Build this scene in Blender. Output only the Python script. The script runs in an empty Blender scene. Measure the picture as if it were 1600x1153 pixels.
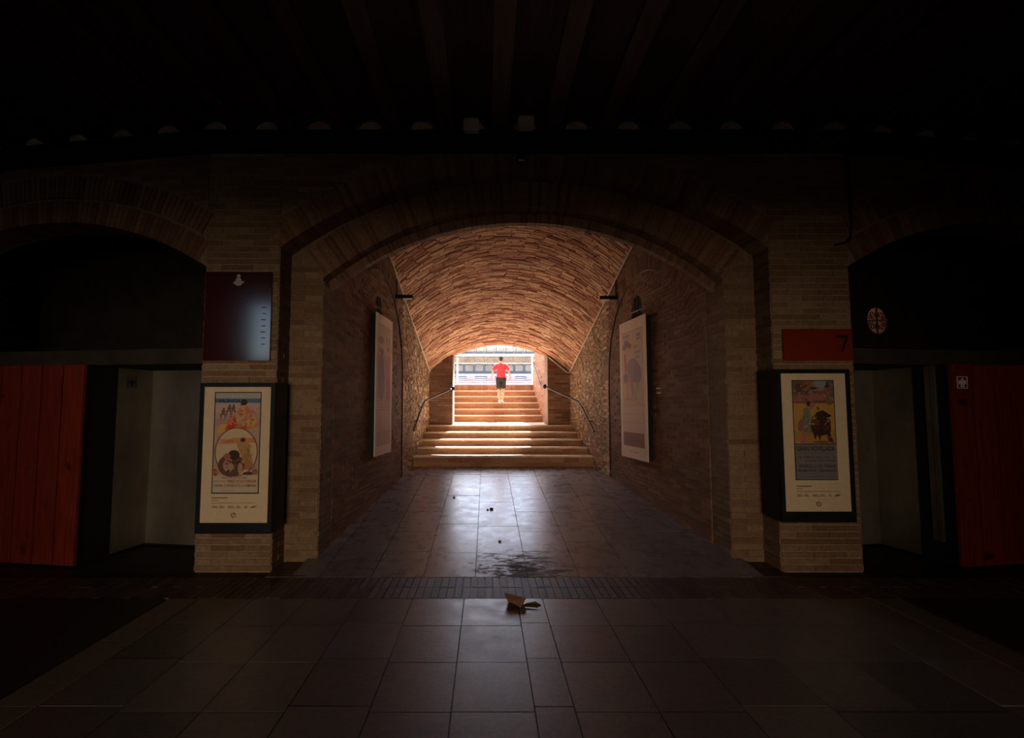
import bpy, math, random
from mathutils import Vector, Matrix, Euler
R = math.radians
random.seed(7)
sc = bpy.context.scene
COL = sc.collection

# ------------------------------------------------------------------ camera
CAM_H = 1.8
cam_d = bpy.data.cameras.new('camera')
cam_d.sensor_fit = 'HORIZONTAL'; cam_d.sensor_width = 36.0
cam_d.lens = 830.0 / 1600.0 * 36.0
cam_d.shift_x = 0.025
cam_d.clip_start = 0.05; cam_d.clip_end = 600
cam = bpy.data.objects.new('camera', cam_d)
cam.location = (0, 0, CAM_H); cam.rotation_euler = (R(90 + 4.24), 0, 0)
COL.objects.link(cam); sc.camera = cam

# ------------------------------------------------------------------ world, sun, daylight at the street door
W = bpy.data.worlds.new('sky'); sc.world = W; W.use_nodes = True
nt = W.node_tree; nt.nodes.clear()
wo = nt.nodes.new('ShaderNodeOutputWorld'); bg = nt.nodes.new('ShaderNodeBackground')
sky = nt.nodes.new('ShaderNodeTexSky'); sky.sky_type = 'NISHITA'; sky.sun_disc = False
sky.sun_elevation = R(46.4); sky.sun_rotation = R(-13); sky.air_density = 1.0; sky.dust_density = 1.2; sky.ozone_density = 1.0
nt.links.new(sky.outputs[0], bg.inputs[0]); nt.links.new(bg.outputs[0], wo.inputs[0])
bg.inputs[1].default_value = 0.74
SUN_DIR = Vector((-0.24, -1.0, -1.08)).normalized()
sl = bpy.data.lights.new('sun_offscreen', 'SUN'); sl.energy = 44.0; sl.angle = R(0.7); sl.color = (1.0, 0.93, 0.84)
so = bpy.data.objects.new('sun_offscreen', sl); so.rotation_euler = SUN_DIR.to_track_quat('-Z', 'Y').to_euler(); so.location = (6, 30, 30)
COL.objects.link(so)
al = bpy.data.lights.new('street_door_offscreen', 'AREA'); al.shape = 'RECTANGLE'; al.size = 5.1; al.size_y = 2.0
al.energy = 740.0; al.color = (1.0, 0.77, 0.54)
ao = bpy.data.objects.new('street_door_offscreen', al); ao.location = (-0.5, -11.7, 1.05); ao.rotation_euler = (R(90), 0, 0)
COL.objects.link(ao)          # daylight of the street, at the outer end of the added passage behind the camera
sc.view_settings.view_transform = 'Standard'; sc.view_settings.look = 'None'
sc.view_settings.exposure = 0.0; sc.view_settings.gamma = 1.0; sc.view_settings.use_curve_mapping = False
sc.cycles.use_denoising = True
sc.cycles.max_bounces = 10; sc.cycles.diffuse_bounces = 7; sc.cycles.glossy_bounces = 4
sc.cycles.sample_clamp_indirect = 6.0
sc.cycles.use_adaptive_sampling = False

# ------------------------------------------------------------------ materials
MATS = {}
def newmat(name):
    m = bpy.data.materials.new(name); m.use_nodes = True
    n = m.node_tree.nodes; b = n['Principled BSDF']
    MATS[name] = m
    return m, m.node_tree, b
def pset(b, **k):
    names = {'col': 'Base Color', 'rough': 'Roughness', 'metal': 'Metallic', 'spec': 'Specular IOR Level', 'coat': 'Coat Weight', 'coat_rough': 'Coat Roughness'}
    for a, v in k.items():
        s = b.inputs[names[a]]
        s.default_value = (*v, 1) if a == 'col' else v
def ramp(nt, stops):
    r = nt.nodes.new('ShaderNodeValToRGB'); e = r.color_ramp.elements
    while len(e) < len(stops): e.new(0.5)
    for i, (p, c) in enumerate(stops):
        e[i].position = p; e[i].color = (*c, 1)
    return r
def noise(nt, scale, detail=4, rough=0.6, vec=None, stretch=None):
    t = nt.nodes.new('ShaderNodeTexNoise'); t.inputs['Scale'].default_value = scale
    t.inputs['Detail'].default_value = detail; t.inputs['Roughness'].default_value = rough
    g = nt.nodes.new('ShaderNodeNewGeometry')
    src = g.outputs['Position']
    if stretch:
        mp = nt.nodes.new('ShaderNodeMapping'); mp.inputs['Scale'].default_value = stretch
        nt.links.new(src, mp.inputs['Vector']); src = mp.outputs[0]
    nt.links.new(src, t.inputs['Vector'])
    return t
def mixc(nt, a, b, f, mode='MIX'):
    m = nt.nodes.new('ShaderNodeMix'); m.data_type = 'RGBA'; m.blend_type = mode
    for s, v in ((m.inputs['Factor'], f), (m.inputs[6], a), (m.inputs[7], b)):
        if hasattr(v, 'is_linked') or hasattr(v, 'links'): nt.links.new(v, s)
        elif isinstance(v, tuple): s.default_value = (*v, 1)
        else: s.default_value = v
    return m.outputs[2]
def bump(nt, b, h, strength=0.3, dist=0.01):
    n = nt.nodes.new('ShaderNodeBump'); n.inputs['Strength'].default_value = strength; n.inputs['Distance'].default_value = dist
    nt.links.new(h, n.inputs['Height']); nt.links.new(n.outputs[0], b.inputs['Normal'])
def piece_mat(name, stops, rough=0.85, stain=(0.05, 0.03, 0.02), stain_amt=0.5, island=True, nscale=1.3, fine=28, bstr=0.35, spec=0.3, stretch=None):
    """masonry of single pieces: each piece (object or loose island) draws its own tone, plus stains and grain"""
    m, nt, b = newmat(name)
    if island:
        g = nt.nodes.new('ShaderNodeNewGeometry'); rnd = g.outputs['Random Per Island']
    else:
        g = nt.nodes.new('ShaderNodeObjectInfo'); rnd = g.outputs['Random']
    r = ramp(nt, stops); nt.links.new(rnd, r.inputs[0])
    n1 = noise(nt, nscale, 5, 0.65, stretch=stretch); rr = ramp(nt, [(0.42, (0, 0, 0)), (0.70, (1, 1, 1))])
    nt.links.new(n1.outputs[0], rr.inputs[0])
    mm = nt.nodes.new('ShaderNodeMath'); mm.operation = 'MULTIPLY'; mm.inputs[1].default_value = stain_amt
    nt.links.new(rr.outputs[0], mm.inputs[0])
    c = mixc(nt, r.outputs[0], stain, mm.outputs[0])
    n2 = noise(nt, fine, 4, 0.6); r2 = ramp(nt, [(0.3, (0.72, 0.72, 0.72)), (0.7, (1.15, 1.12, 1.1))])
    nt.links.new(n2.outputs[0], r2.inputs[0])
    c = mixc(nt, c, r2.outputs[0], 1.0, 'MULTIPLY')
    nt.links.new(c, b.inputs['Base Color']); pset(b, rough=rough, spec=spec)
    bump(nt, b, n2.outputs[0], bstr, 0.008)
    return m
def plain(name, col, rough=0.6, metal=0.0, spec=0.4, var=0.12, scale=6, bstr=0.0, stretch=None):
    m, nt, b = newmat(name)
    n = noise(nt, scale, 4, 0.6, stretch=stretch)
    r = ramp(nt, [(0.3, tuple(c * (1 - var) for c in col)), (0.7, tuple(min(1, c * (1 + var)) for c in col))])
    nt.links.new(n.outputs[0], r.inputs[0]); nt.links.new(r.outputs[0], b.inputs['Base Color'])
    pset(b, rough=rough, metal=metal, spec=spec)
    if bstr: bump(nt, b, n.outputs[0], bstr, 0.01)
    return m

TAN = [(0.0, (0.17, 0.093, 0.05)), (0.35, (0.235, 0.145, 0.083)), (0.7, (0.28, 0.185, 0.108)), (1.0, (0.17, 0.08, 0.044))]
REDB = [(0.0, (0.15, 0.062, 0.038)), (0.4, (0.23, 0.115, 0.067)), (0.8, (0.29, 0.165, 0.10)), (1.0, (0.15, 0.058, 0.038))]
piece_mat('pier_brick', TAN, island=False, stain=(0.14, 0.08, 0.05), stain_amt=0.55)
piece_mat('pier_brick_joined', TAN, stain=(0.14, 0.08, 0.05), stain_amt=0.55)
piece_mat('arch_brick', REDB, island=False, stain=(0.10, 0.06, 0.04))
piece_mat('wall_brick', REDB, stain=(0.10, 0.06, 0.04))
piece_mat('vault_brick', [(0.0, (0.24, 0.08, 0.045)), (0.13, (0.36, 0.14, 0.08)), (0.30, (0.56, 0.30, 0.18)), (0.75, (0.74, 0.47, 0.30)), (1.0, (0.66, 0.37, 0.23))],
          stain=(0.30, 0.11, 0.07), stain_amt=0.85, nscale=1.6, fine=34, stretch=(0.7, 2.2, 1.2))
piece_mat('rubble_stone', [(0.0, (0.34, 0.21, 0.12)), (0.5, (0.50, 0.34, 0.20)), (1.0, (0.62, 0.46, 0.30))], stain=(0.24, 0.14, 0.08), stain_amt=0.5, bstr=0.9, fine=16)
piece_mat('step_brick', [(0.0, (0.33, 0.155, 0.08)), (0.5, (0.42, 0.22, 0.12)), (1.0, (0.48, 0.28, 0.16))], stain=(0.22, 0.10, 0.055), stain_amt=0.6, nscale=1.2, stretch=(0.8, 1, 6))
piece_mat('floor_brick', [(0.0, (0.09, 0.05, 0.04)), (0.5, (0.15, 0.085, 0.065)), (1.0, (0.20, 0.12, 0.09))], island=False, stain=(0.06, 0.045, 0.04), rough=0.55, spec=0.4)
plain('mortar', (0.30, 0.228, 0.152), 0.95, var=0.25, scale=20)
plain('red_mortar', (0.22, 0.145, 0.095), 0.95, var=0.25, scale=20)
plain('tread_stone', (0.66, 0.52, 0.40), 0.75, var=0.15, scale=9)
plain('dull_dark', (0.045, 0.035, 0.029), 0.95, spec=0.1, var=0.3, scale=3)  # one very dark matt brown for walls, slabs and small window panes
plain('dark_ceiling', (0.045, 0.033, 0.026), 0.95, spec=0.1, var=0.3, scale=2)  # one very dark brown for the whole hall ceiling slab
plain('joist_wood', (0.075, 0.028, 0.016), 0.8, var=0.35, scale=3, stretch=(6, 0.6, 6))
plain('plaster', (0.72, 0.56, 0.46), 0.9, var=0.2, scale=9)
plain('girder_paint', (0.018, 0.014, 0.012), 0.6, var=0.3, scale=4)
plain('black_paint', (0.010, 0.010, 0.011), 0.6, spec=0.2, var=0.2, scale=6)
plain('case_paint', (0.009, 0.011, 0.015), 0.4, spec=0.2, var=0.2, scale=6)
plain('paper', (0.68, 0.53, 0.36), 0.8, spec=0.15, var=0.06, scale=14)
plain('poster_paper', (0.84, 0.68, 0.58), 0.7, spec=0.2, var=0.05, scale=8)
plain('black_tube', (0.02, 0.02, 0.02), 0.4, var=0.1)
plain('white_pipe', (0.62, 0.52, 0.42), 0.6, var=0.1)
plain('white_paint', (0.82, 0.82, 0.84), 0.5, var=0.04)
plain('box_plastic', (0.80, 0.74, 0.68), 0.6, var=0.05)
plain('sand', (0.62, 0.48, 0.32), 0.95, var=0.08, scale=0.4)
plain('cheek_brick', (0.60, 0.36, 0.24), 0.9, var=0.15, scale=5)
plain('cardboard', (0.20, 0.095, 0.055), 0.9, var=0.15, scale=30)
plain('leaf_brown', (0.10, 0.06, 0.035), 0.9, var=0.3, scale=40)
plain('stone_chip', (0.05, 0.045, 0.04), 0.9, var=0.2, scale=40)
plain('skin', (0.62, 0.36, 0.26), 0.6, var=0.05, scale=12)
plain('hair', (0.03, 0.018, 0.012), 0.7, var=0.3, scale=60)
plain('shirt_red', (0.80, 0.05, 0.06), 0.85, var=0.08, scale=14)
plain('shorts_black', (0.022, 0.022, 0.02), 0.85, var=0.15, scale=14)
plain('shoe_white', (0.72, 0.78, 0.74), 0.6, var=0.1, scale=30)
plain('shoe_green', (0.05, 0.28, 0.16), 0.6, var=0.1, scale=30)
plain('seat_concrete', (0.76, 0.71, 0.70), 0.9, var=0.06, scale=0.8)
plain('seat_riser', (0.27, 0.23, 0.24), 0.9, var=0.1, scale=0.8)
plain('vomitory_paint', (0.36, 0.25, 0.26), 0.9, var=0.08, scale=1)
plain('gallery_wall', (0.90, 0.87, 0.84), 0.9, var=0.05, scale=0.6)
plain('gallery_column', (0.15, 0.14, 0.14), 0.7, var=0.1, scale=2)
plain('balustrade_iron', (0.30, 0.22, 0.17), 0.7, var=0.1, scale=3)
plain('balustrade_back', (0.86, 0.72, 0.58), 0.8, var=0.08, scale=2)
plain('upper_glass', (0.24, 0.24, 0.24), 0.3, var=0.15, scale=0.5)
plain('chrome_tube', (0.10, 0.10, 0.11), 0.5, metal=0.0, var=0.05)
# floor stone: polished limestone, worn
def floor_mat(name, c0, c1, r0, r1, dirt=(0.05, 0.04, 0.035)):
    m, nt, b = newmat(name)
    oi = nt.nodes.new('ShaderNodeObjectInfo'); r = ramp(nt, [(0, c0), (1, c1)]); nt.links.new(oi.outputs['Random'], r.inputs[0])
    n1 = noise(nt, 2.2, 6, 0.7); rr = ramp(nt, [(0.52, (0, 0, 0)), (0.66, (1, 1, 1))]); nt.links.new(n1.outputs[0], rr.inputs[0])
    mm = nt.nodes.new('ShaderNodeMath'); mm.operation = 'MULTIPLY'; mm.inputs[1].default_value = 0.15; nt.links.new(rr.outputs[0], mm.inputs[0])
    c = mixc(nt, r.outputs[0], dirt, mm.outputs[0])
    n2 = noise(nt, 26, 5, 0.7); r2 = ramp(nt, [(0.3, (0.75, 0.75, 0.75)), (0.7, (1.15, 1.15, 1.15))]); nt.links.new(n2.outputs[0], r2.inputs[0])
    c = mixc(nt, c, r2.outputs[0], 1.0, 'MULTIPLY'); nt.links.new(c, b.inputs['Base Color'])
    n3 = noise(nt, 5, 5, 0.7)
    mr = nt.nodes.new('ShaderNodeMapRange'); mr.inputs[1].default_value = 0.3; mr.inputs[2].default_value = 0.7
    mr.inputs[3].default_value = r0; mr.inputs[4].default_value = r1
    nt.links.new(n3.outputs[0], mr.inputs[0]); nt.links.new(mr.outputs[0], b.inputs['Roughness'])
    pset(b, spec=0.5); bump(nt, b, n2.outputs[0], 0.12, 0.004)
    return m
TILE = floor_mat('tunnel_tile', (0.22, 0.205, 0.225), (0.28, 0.265, 0.29), 0.22, 0.36)
floor_mat('hall_tile', (0.15, 0.125, 0.12), (0.22, 0.185, 0.18), 0.28, 0.46)
floor_mat('band_stone', (0.21, 0.17, 0.14), (0.26, 0.21, 0.17), 0.5, 0.7)
floor_mat('floor_base', (0.045, 0.03, 0.024), (0.045, 0.03, 0.024), 0.5, 0.7, (0.03, 0.02, 0.016))
def dirt_patch(m, ctr, rad):          # dried mud left on the first tiles of the ramp
    nt = m.node_tree; b = nt.nodes['Principled BSDF']
    src = b.inputs['Base Color'].links[0].from_socket
    g = nt.nodes.new('ShaderNodeNewGeometry'); d = nt.nodes.new('ShaderNodeVectorMath'); d.operation = 'DISTANCE'; d.inputs[1].default_value = ctr
    nt.links.new(g.outputs['Position'], d.inputs[0])
    n = noise(nt, 11, 8, 0.85, stretch=(0.6, 1.4, 1)); a = nt.nodes.new('ShaderNodeMath'); a.operation = 'MULTIPLY_ADD'; a.inputs[1].default_value = 4.0
    nt.links.new(n.outputs[0], a.inputs[0]); nt.links.new(d.outputs['Value'], a.inputs[2])
    sc_ = nt.nodes.new('ShaderNodeMath'); sc_.operation = 'MULTIPLY'; sc_.inputs[1].default_value = .3; nt.links.new(a.outputs[0], sc_.inputs[0]); a = sc_
    r = ramp(nt, [(rad, (1, 1, 1)), (rad + .015, (0, 0, 0))]); nt.links.new(a.outputs[0], r.inputs[0])
    c = mixc(nt, src, (0.15, 0.115, 0.09), r.outputs[0]); nt.links.new(c, b.inputs['Base Color'])
    rs = b.inputs['Roughness'].links[0].from_socket; mx = nt.nodes.new('ShaderNodeMath'); mx.operation = 'MULTIPLY_ADD'; mx.inputs[1].default_value = 0.5
    nt.links.new(r.outputs[0], mx.inputs[0]); nt.links.new(rs, mx.inputs[2]); nt.links.new(mx.outputs[0], b.inputs['Roughness'])
dirt_patch(TILE, (0.42, 6.02, 0.02), 0.70)
def boards(name, c0, c1):
    m, nt, b = newmat(name)
    oi = nt.nodes.new('ShaderNodeObjectInfo'); r = ramp(nt, [(0, c0), (1, c1)]); nt.links.new(oi.outputs['Random'], r.inputs[0])
    n = noise(nt, 3.0, 6, 0.7, stretch=(14, 14, 0.8)); r2 = ramp(nt, [(0.35, (0.55, 0.5, 0.45)), (0.65, (1.15, 1.1, 1.1))]); nt.links.new(n.outputs[0], r2.inputs[0])
    k = noise(nt, 4.0, 2, 0.4); rk = ramp(nt, [(0.66, (1, 1, 1)), (0.74, (0.35, 0.3, 0.3))]); nt.links.new(k.outputs[0], rk.inputs[0])
    c = mixc(nt, r.outputs[0], r2.outputs[0], 1.0, 'MULTIPLY'); c = mixc(nt, c, rk.outputs[0], 1.0, 'MULTIPLY')
    nt.links.new(c, b.inputs['Base Color']); pset(b, rough=0.5, spec=0.4)
    return m
boards('red_board', (0.175, 0.020, 0.007), (0.235, 0.028, 0.010))
m, nt_, b_ = newmat('steel_sheet')
n_ = noise(nt_, 2.0, 4, 0.6, stretch=(1, 1, 0.5)); r_ = ramp(nt_, [(0.3, (0.15, 0.135, 0.11)), (0.7, (0.30, 0.27, 0.225))]); nt_.links.new(n_.outputs[0], r_.inputs[0])
nt_.links.new(r_.outputs[0], b_.inputs['Base Color']); pset(b_, metal=0.85, rough=0.55)
m, nt_, b_ = newmat('maroon_gloss'); pset(b_, col=(0.045, 0.006, 0.006), rough=0.12, spec=0.6)
m, nt_, b_ = newmat('red_gloss'); pset(b_, col=(0.20, 0.022, 0.01), rough=0.25, spec=0.5)
m, nt_, b_ = newmat('dark_glass'); pset(b_, col=(0.006, 0.006, 0.007), rough=0.15, spec=0.5)
m, nt_, b_ = newmat('print')
at = nt_.nodes.new('ShaderNodeAttribute'); at.attribute_name = 'ink'; nt_.links.new(at.outputs['Color'], b_.inputs['Base Color']); pset(b_, rough=0.75, spec=0.15)

# ------------------------------------------------------------------ mesh helpers
class MB:
    def __init__(s): s.v = []; s.f = []; s.c = []
    def add(s, vs, fs, col=None):
        k = len(s.v); s.v += [tuple(p) for p in vs]; s.f += [tuple(k + i for i in f) for f in fs]
        s.c += [col] * len(fs); return s
    def hexa(s, p):   # p: 4 bottom (ccw) + 4 top
        return s.add(p, [(3, 2, 1, 0), (4, 5, 6, 7), (0, 1, 5, 4), (1, 2, 6, 5), (2, 3, 7, 6), (3, 0, 4, 7)])
    def box(s, x0, x1, y0, y1, z0, z1):
        return s.hexa([(x0, y0, z0), (x1, y0, z0), (x1, y1, z0), (x0, y1, z0), (x0, y0, z1), (x1, y0, z1), (x1, y1, z1), (x0, y1, z1)])
    def prism(s, poly, f0, f1):   # poly of 2d points, f0/f1 map (a,b)->3d
        n = len(poly); vs = [f0(*p) for p in poly] + [f1(*p) for p in poly]
        fs = [tuple(range(n - 1, -1, -1)), tuple(range(n, 2 * n))] + [(i, (i + 1) % n, n + (i + 1) % n, n + i) for i in range(n)]
        return s.add(vs, fs)
    def tube(s, pts, r, seg=8, cap=True):
        pts = [Vector(p) for p in pts]; rings = []
        rr = r if isinstance(r, (list, tuple)) else [r] * len(pts)
        for i, p in enumerate(pts):
            d = (pts[min(i + 1, len(pts) - 1)] - pts[max(i - 1, 0)]).normalized()
            up = Vector((0, 0, 1)) if abs(d.z) < 0.9 else Vector((1, 0, 0))
            a = d.cross(up).normalized(); b = a.cross(d)
            rings.append([p + (a * math.cos(t) + b * math.sin(t)) * rr[i] for t in [2 * math.pi * k / seg for k in range(seg)]])
        vs = [q for ring in rings for q in ring]; fs = []
        for i in range(len(pts) - 1):
            for k in range(seg):
                k2 = (k + 1) % seg; fs.append((i * seg + k, i * seg + k2, (i + 1) * seg + k2, (i + 1) * seg + k))
        if cap: fs += [tuple(range(seg - 1, -1, -1)), tuple((len(pts) - 1) * seg + k for k in range(seg))]
        return s.add(vs, fs)
    def ball(s, c, rx, ry=None, rz=None, seg=12, rings=8):
        ry = ry or rx; rz = rz or rx; vs = [(c[0], c[1], c[2] - rz)]
        for i in range(1, rings):
            t = math.pi * i / rings
            for k in range(seg):
                a = 2 * math.pi * k / seg
                vs.append((c[0] + rx * math.sin(t) * math.cos(a), c[1] + ry * math.sin(t) * math.sin(a), c[2] - rz * math.cos(t)))
        vs.append((c[0], c[1], c[2] + rz)); fs = []
        for k in range(seg):
            k2 = (k + 1) % seg; fs.append((0, 1 + k2, 1 + k))
            for i in range(rings - 2):
                o = 1 + i * seg; fs.append((o + k, o + k2, o + seg + k2, o + seg + k))
            o = 1 + (rings - 2) * seg; fs.append((o + k, o + k2, len(vs) - 1))
        return s.add(vs, fs)
    def build(s, name, mat, parent=None, smooth=False, kind=None):
        off = Vector(parent.get('_o', (0, 0, 0))) if parent else Vector((0, 0, 0))
        me = bpy.data.meshes.new(name)
        me.from_pydata([tuple(Vector(p) - off) for p in s.v], [], s.f); me.update()
        if any(c is not None for c in s.c):
            a = me.color_attributes.new('ink', 'FLOAT_COLOR', 'CORNER')
            for p in me.polygons:
                c = s.c[p.index] or (0.5, 0.5, 0.5)
                for li in p.loop_indices: a.data[li].color = (*c, 1)
        if mat: me.materials.append(MATS[mat])
        if smooth:
            for p in me.polygons: p.use_smooth = True
        o = bpy.data.objects.new(name, me); COL.objects.link(o)
        if parent: o.parent = parent
        if kind: o['kind'] = kind
        return o
def tag(o, label, cat=None, group=None, kind=None):
    o['label'] = label
    if cat: o['category'] = cat
    if group: o['group'] = group
    if kind: o['kind'] = kind
    return o
def thing(name, loc, label, cat, group=None):
    o = bpy.data.objects.new(name, None); o.empty_display_size = 0.1; o.location = loc; o['_o'] = tuple(loc)
    COL.objects.link(o); return tag(o, label, cat, group)
def struct(mb, name, mat, label):
    o = mb.build(name, mat); o['kind'] = 'structure'; o['label'] = label; return o

UNIT = {}
def unit_mesh(mat, name):
    if (mat, name) not in UNIT:
        mb = MB().box(-.5, .5, -.5, .5, -.5, .5); me = bpy.data.meshes.new(name); me.from_pydata(mb.v, [], mb.f); me.materials.append(MATS[mat]); UNIT[(mat, name)] = me
    return UNIT[(mat, name)]
def piece(name, mat, parent, loc, size, rot=(0, 0, 0)):
    o = bpy.data.objects.new(name, unit_mesh(mat, name)); COL.objects.link(o); o.parent = parent
    off = Vector(parent.get('_o', (0, 0, 0)))
    o.location = Vector(loc) - off; o.scale = size; o.rotation_euler = rot
    return o
def brick_face(org, udir, nrm, width, z0, z1, emit, course=0.072, blen=0.36, joint=0.012, depth=0.03, proud=0.010, jit=0.004, ok=None, rnd=0.0):
    """courses of bricks on a vertical face. emit(center, size(len,depth,height), angle, (u,z))"""
    u = Vector((udir[0], udir[1], 0)).normalized(); n = Vector((nrm[0], nrm[1], 0)).normalized(); o = Vector((org[0], org[1], 0))
    ang = math.atan2(u.y, u.x); k = 0; z = z0
    while z < z1 - 0.02:
        h = min(course, z1 - z); x = -((k % 2) * blen * 0.5) - random.random() * rnd
        while x < width - 0.005:
            l = blen * (1 + random.uniform(-rnd, rnd)); a = max(0, x); b = min(width, x + l); x += l
            if b - a < 0.04: continue
            cu = (a + b) / 2; cz = z + h / 2
            if ok and not ok(cu, cz, b - a): continue
            pr = proud + random.uniform(-jit, jit)
            c = o + u * cu + n * (pr - depth / 2); c.z = cz
            emit(c, (b - a - joint * .5, depth, h - joint), ang, (cu, cz))
        z += course; k += 1
def emit_join(mb):
    def e(c, s, ang, uz):
        ca, sa = math.cos(ang), math.sin(ang)
        P = []
        for dz in (-.5, .5):
            for dx, dy in ((-.5, -.5), (.5, -.5), (.5, .5), (-.5, .5)):
                X = dx * s[0]; Y = dy * s[1]; P.append((c.x + X * ca - Y * sa, c.y + X * sa + Y * ca, c.z + dz * s[2]))
        mb.hexa(P)
    return e
def emit_obj(parent, mat='pier_brick'):
    def e(c, s, ang, uz): piece('brick', mat, parent, c, s, (0, 0, ang))
    return e
def seg_arch(c, rise):  # half chord, rise -> radius
    return (c * c + rise * rise) / (2 * rise)
def arch_wall(mb, fr, u0, u1, z1, o0, o1, spring, crown, v0, v1, n=28, eps=0.0):
    """spandrel above an arched opening; fr(u,v,z)->world. legs are left to others"""
    c = (o1 - o0) / 2; m = (o0 + o1) / 2; rad = seg_arch(c, crown - spring) ; cz = crown - rad; rad += eps
    def low(u):
        t = rad * rad - (u - m) ** 2
        return cz + math.sqrt(max(t, 0)) if o0 <= u <= o1 else spring
    us = [o0 + (o1 - o0) * i / n for i in range(n + 1)]
    for a, b in zip(us, us[1:]):
        la, lb = low(a), low(b)
        mb.hexa([fr(a, v0, la), fr(b, v0, lb), fr(b, v1, lb), fr(a, v1, la), fr(a, v0, z1), fr(b, v0, z1), fr(b, v1, z1), fr(a, v1, z1)])
    for a, b in ((u0, o0), (o1, u1)):
        if b - a > 1e-3: mb.hexa([fr(a, v0, spring), fr(b, v0, spring), fr(b, v1, spring), fr(a, v1, spring), fr(a, v0, z1), fr(b, v0, z1), fr(b, v1, z1), fr(a, v1, z1)])
    return m, cz, rad - eps
def voussoirs(parent, mat, fr, m, cz, r0, length, half, v0, v1, ang_z, pitch=0.057, joint=0.012, keep=None):
    """ring of radial bricks, each a part"""
    n = max(3, int(round(2 * half * r0 / pitch))); 
    for i in range(n):
        t = -half + (i + 0.5) * 2 * half / n
        rm = r0 + length / 2
        u = m + rm * math.sin(t); z = cz + rm * math.cos(t)
        if keep and not keep(u, z): continue
        w = 2 * half / n * rm - joint
        d = v1 - v0 + random.uniform(-0.006, 0.006)
        c = fr(u, v1 - d / 2, z)
        o = piece('brick', mat, parent, c, (w, d, length - joint))
        o.rotation_euler = (Matrix.Rotation(ang_z, 3, 'Z') @ Matrix.Rotation(t, 3, 'Y')).to_euler()

# ------------------------------------------------------------------ dimensions (metres, camera at the origin, tunnel along +Y)
AX = 0.44
Y0 = 5.825                    # ramp begins
YA = 6.03                     # face of the piers
YB = 6.39                     # face of the recessed inner arch
YC = 6.91                     # its back, vault beyond
YS = 11.82; YE = 13.72        # stair foot, end wall face
SL = 0.087
def rampz(y): return max(0.0, SL * (y - Y0))
def xl(y): return -1.98 + (y - YC) * 0.0733
def xr(y): return 2.87 - (y - YC) * 0.103
def zs(y): return 2.74 + 0.446 * (YE - y)     # springing of the falling vault
TURN = R(9)
cT, sT = math.cos(TURN), math.sin(TURN)
def frL(u, v, z): return Vector((-3.23 - u * cT + v * sT, YA + u * sT + v * cT, z))
def frR(u, v, z): return Vector((4.17 + u * cT - v * sT, YA + u * sT + v * cT, z))
def fr0(u, v, z): return Vector((u, v, z))

# ------------------------------------------------------------------ building shell
struct(MB().box(-12, 6.0, -12.2, 14.2, 7.2, 7.5).box(8.5, 12.5, -12.2, 14.2, 7.2, 7.5).box(6.0, 8.5, -12.2, 9.45, 7.2, 7.5).box(6.0, 8.5, 11.0, 14.2, 7.2, 7.5), 'roof', 'dull_dark', 'dark roof slab over the hall and tunnel')  # gap in the slab is the sky opening of the added light well
struct(MB().box(-12, -11.7, -12.2, 14.2, -0.3, 7.2), 'wall_hall_left', 'dull_dark', 'dark end wall closing the hall')
struct(MB().box(12.2, 12.5, -12.2, 14.2, -0.3, 7.2), 'wall_hall_right', 'dull_dark', 'dark far end wall of the hall')
bw = MB().box(-11.7, -6.8, -3.4, -3.0, 0, 5.6).box(-5.95, -3.1, -3.4, -3.0, 0, 5.6).box(-6.8, -5.95, -3.4, -3.0, 0, 3.15).box(-6.8, -5.95, -3.4, -3.0, 4.8, 5.6).box(2.1, 12.2, -3.4, -3.0, 0, 5.6).box(-3.1, 2.1, -3.4, -3.0, 2.1, 5.6)
struct(bw, 'wall_back', 'dull_dark', 'dark hall wall with the opening of the added passage')
pw = MB().box(-3.3, -3.1, -11.9, -3.4, 0, 2.3).box(2.1, 2.3, -11.9, -3.4, 0, 2.3).box(-3.3, 2.3, -11.9, -3.4, 2.1, 2.3).box(-3.3, 2.3, -12.1, -11.9, 0, 2.3)
struct(pw, 'passage_baffle', 'dull_dark', 'unseen dark passage added to limit the street light')  # added passage; its depth and low lintel make the door light fade upward
wn = MB().box(-6.86, -6.8, -3.02, -2.93, 3.09, 4.86).box(-5.95, -5.89, -3.02, -2.93, 3.09, 4.86).box(-6.8, -5.95, -3.02, -2.93, 4.8, 4.86).box(-6.8, -5.95, -3.02, -2.93, 3.09, 3.15)
struct(wn, 'window_1', 'black_paint', 'high window opening to the sky in the hall back wall')

# floor of the hall
fl = struct(MB().box(-11.7, 12.2, -12.1, YS + 3, -0.3, -0.012), 'floor', 'floor_base', 'dark worn stone paving of the hall')
edges = [-2.72, -2.20, -1.70, -1.20, -0.70, -0.21, 0.29, 0.53, 1.03, 1.55, 2.08, 2.60, 3.12, 3.64]
rows = [5.19, 4.56, 3.92, 3.30, 2.66, 2.02, 1.40, 0.76, 0.12]
for i, (a, b) in enumerate(zip(edges, edges[1:])):
    sh = 0.0 if i % 3 else 0.06
    for p, q in zip(rows, rows[1:]):
        q2 = q + (sh if q != rows[-1] else 0); p2 = p + (sh if p != rows[0] else 0)
        piece('paving_tile', 'hall_tile', fl, ((a + b) / 2, (p2 + q2) / 2, -0.02 + random.uniform(-0.0015, 0.0015)), (b - a - 0.009, p2 - q2 - 0.009, 0.04))
for x in (-2.87, 3.79):
    y = 5.19
    while y > 0.3:
        piece('border_stone', 'band_stone', fl, (x, y - 0.46, -0.019), (0.27, 0.91, 0.04)); y -= 0.92
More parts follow.
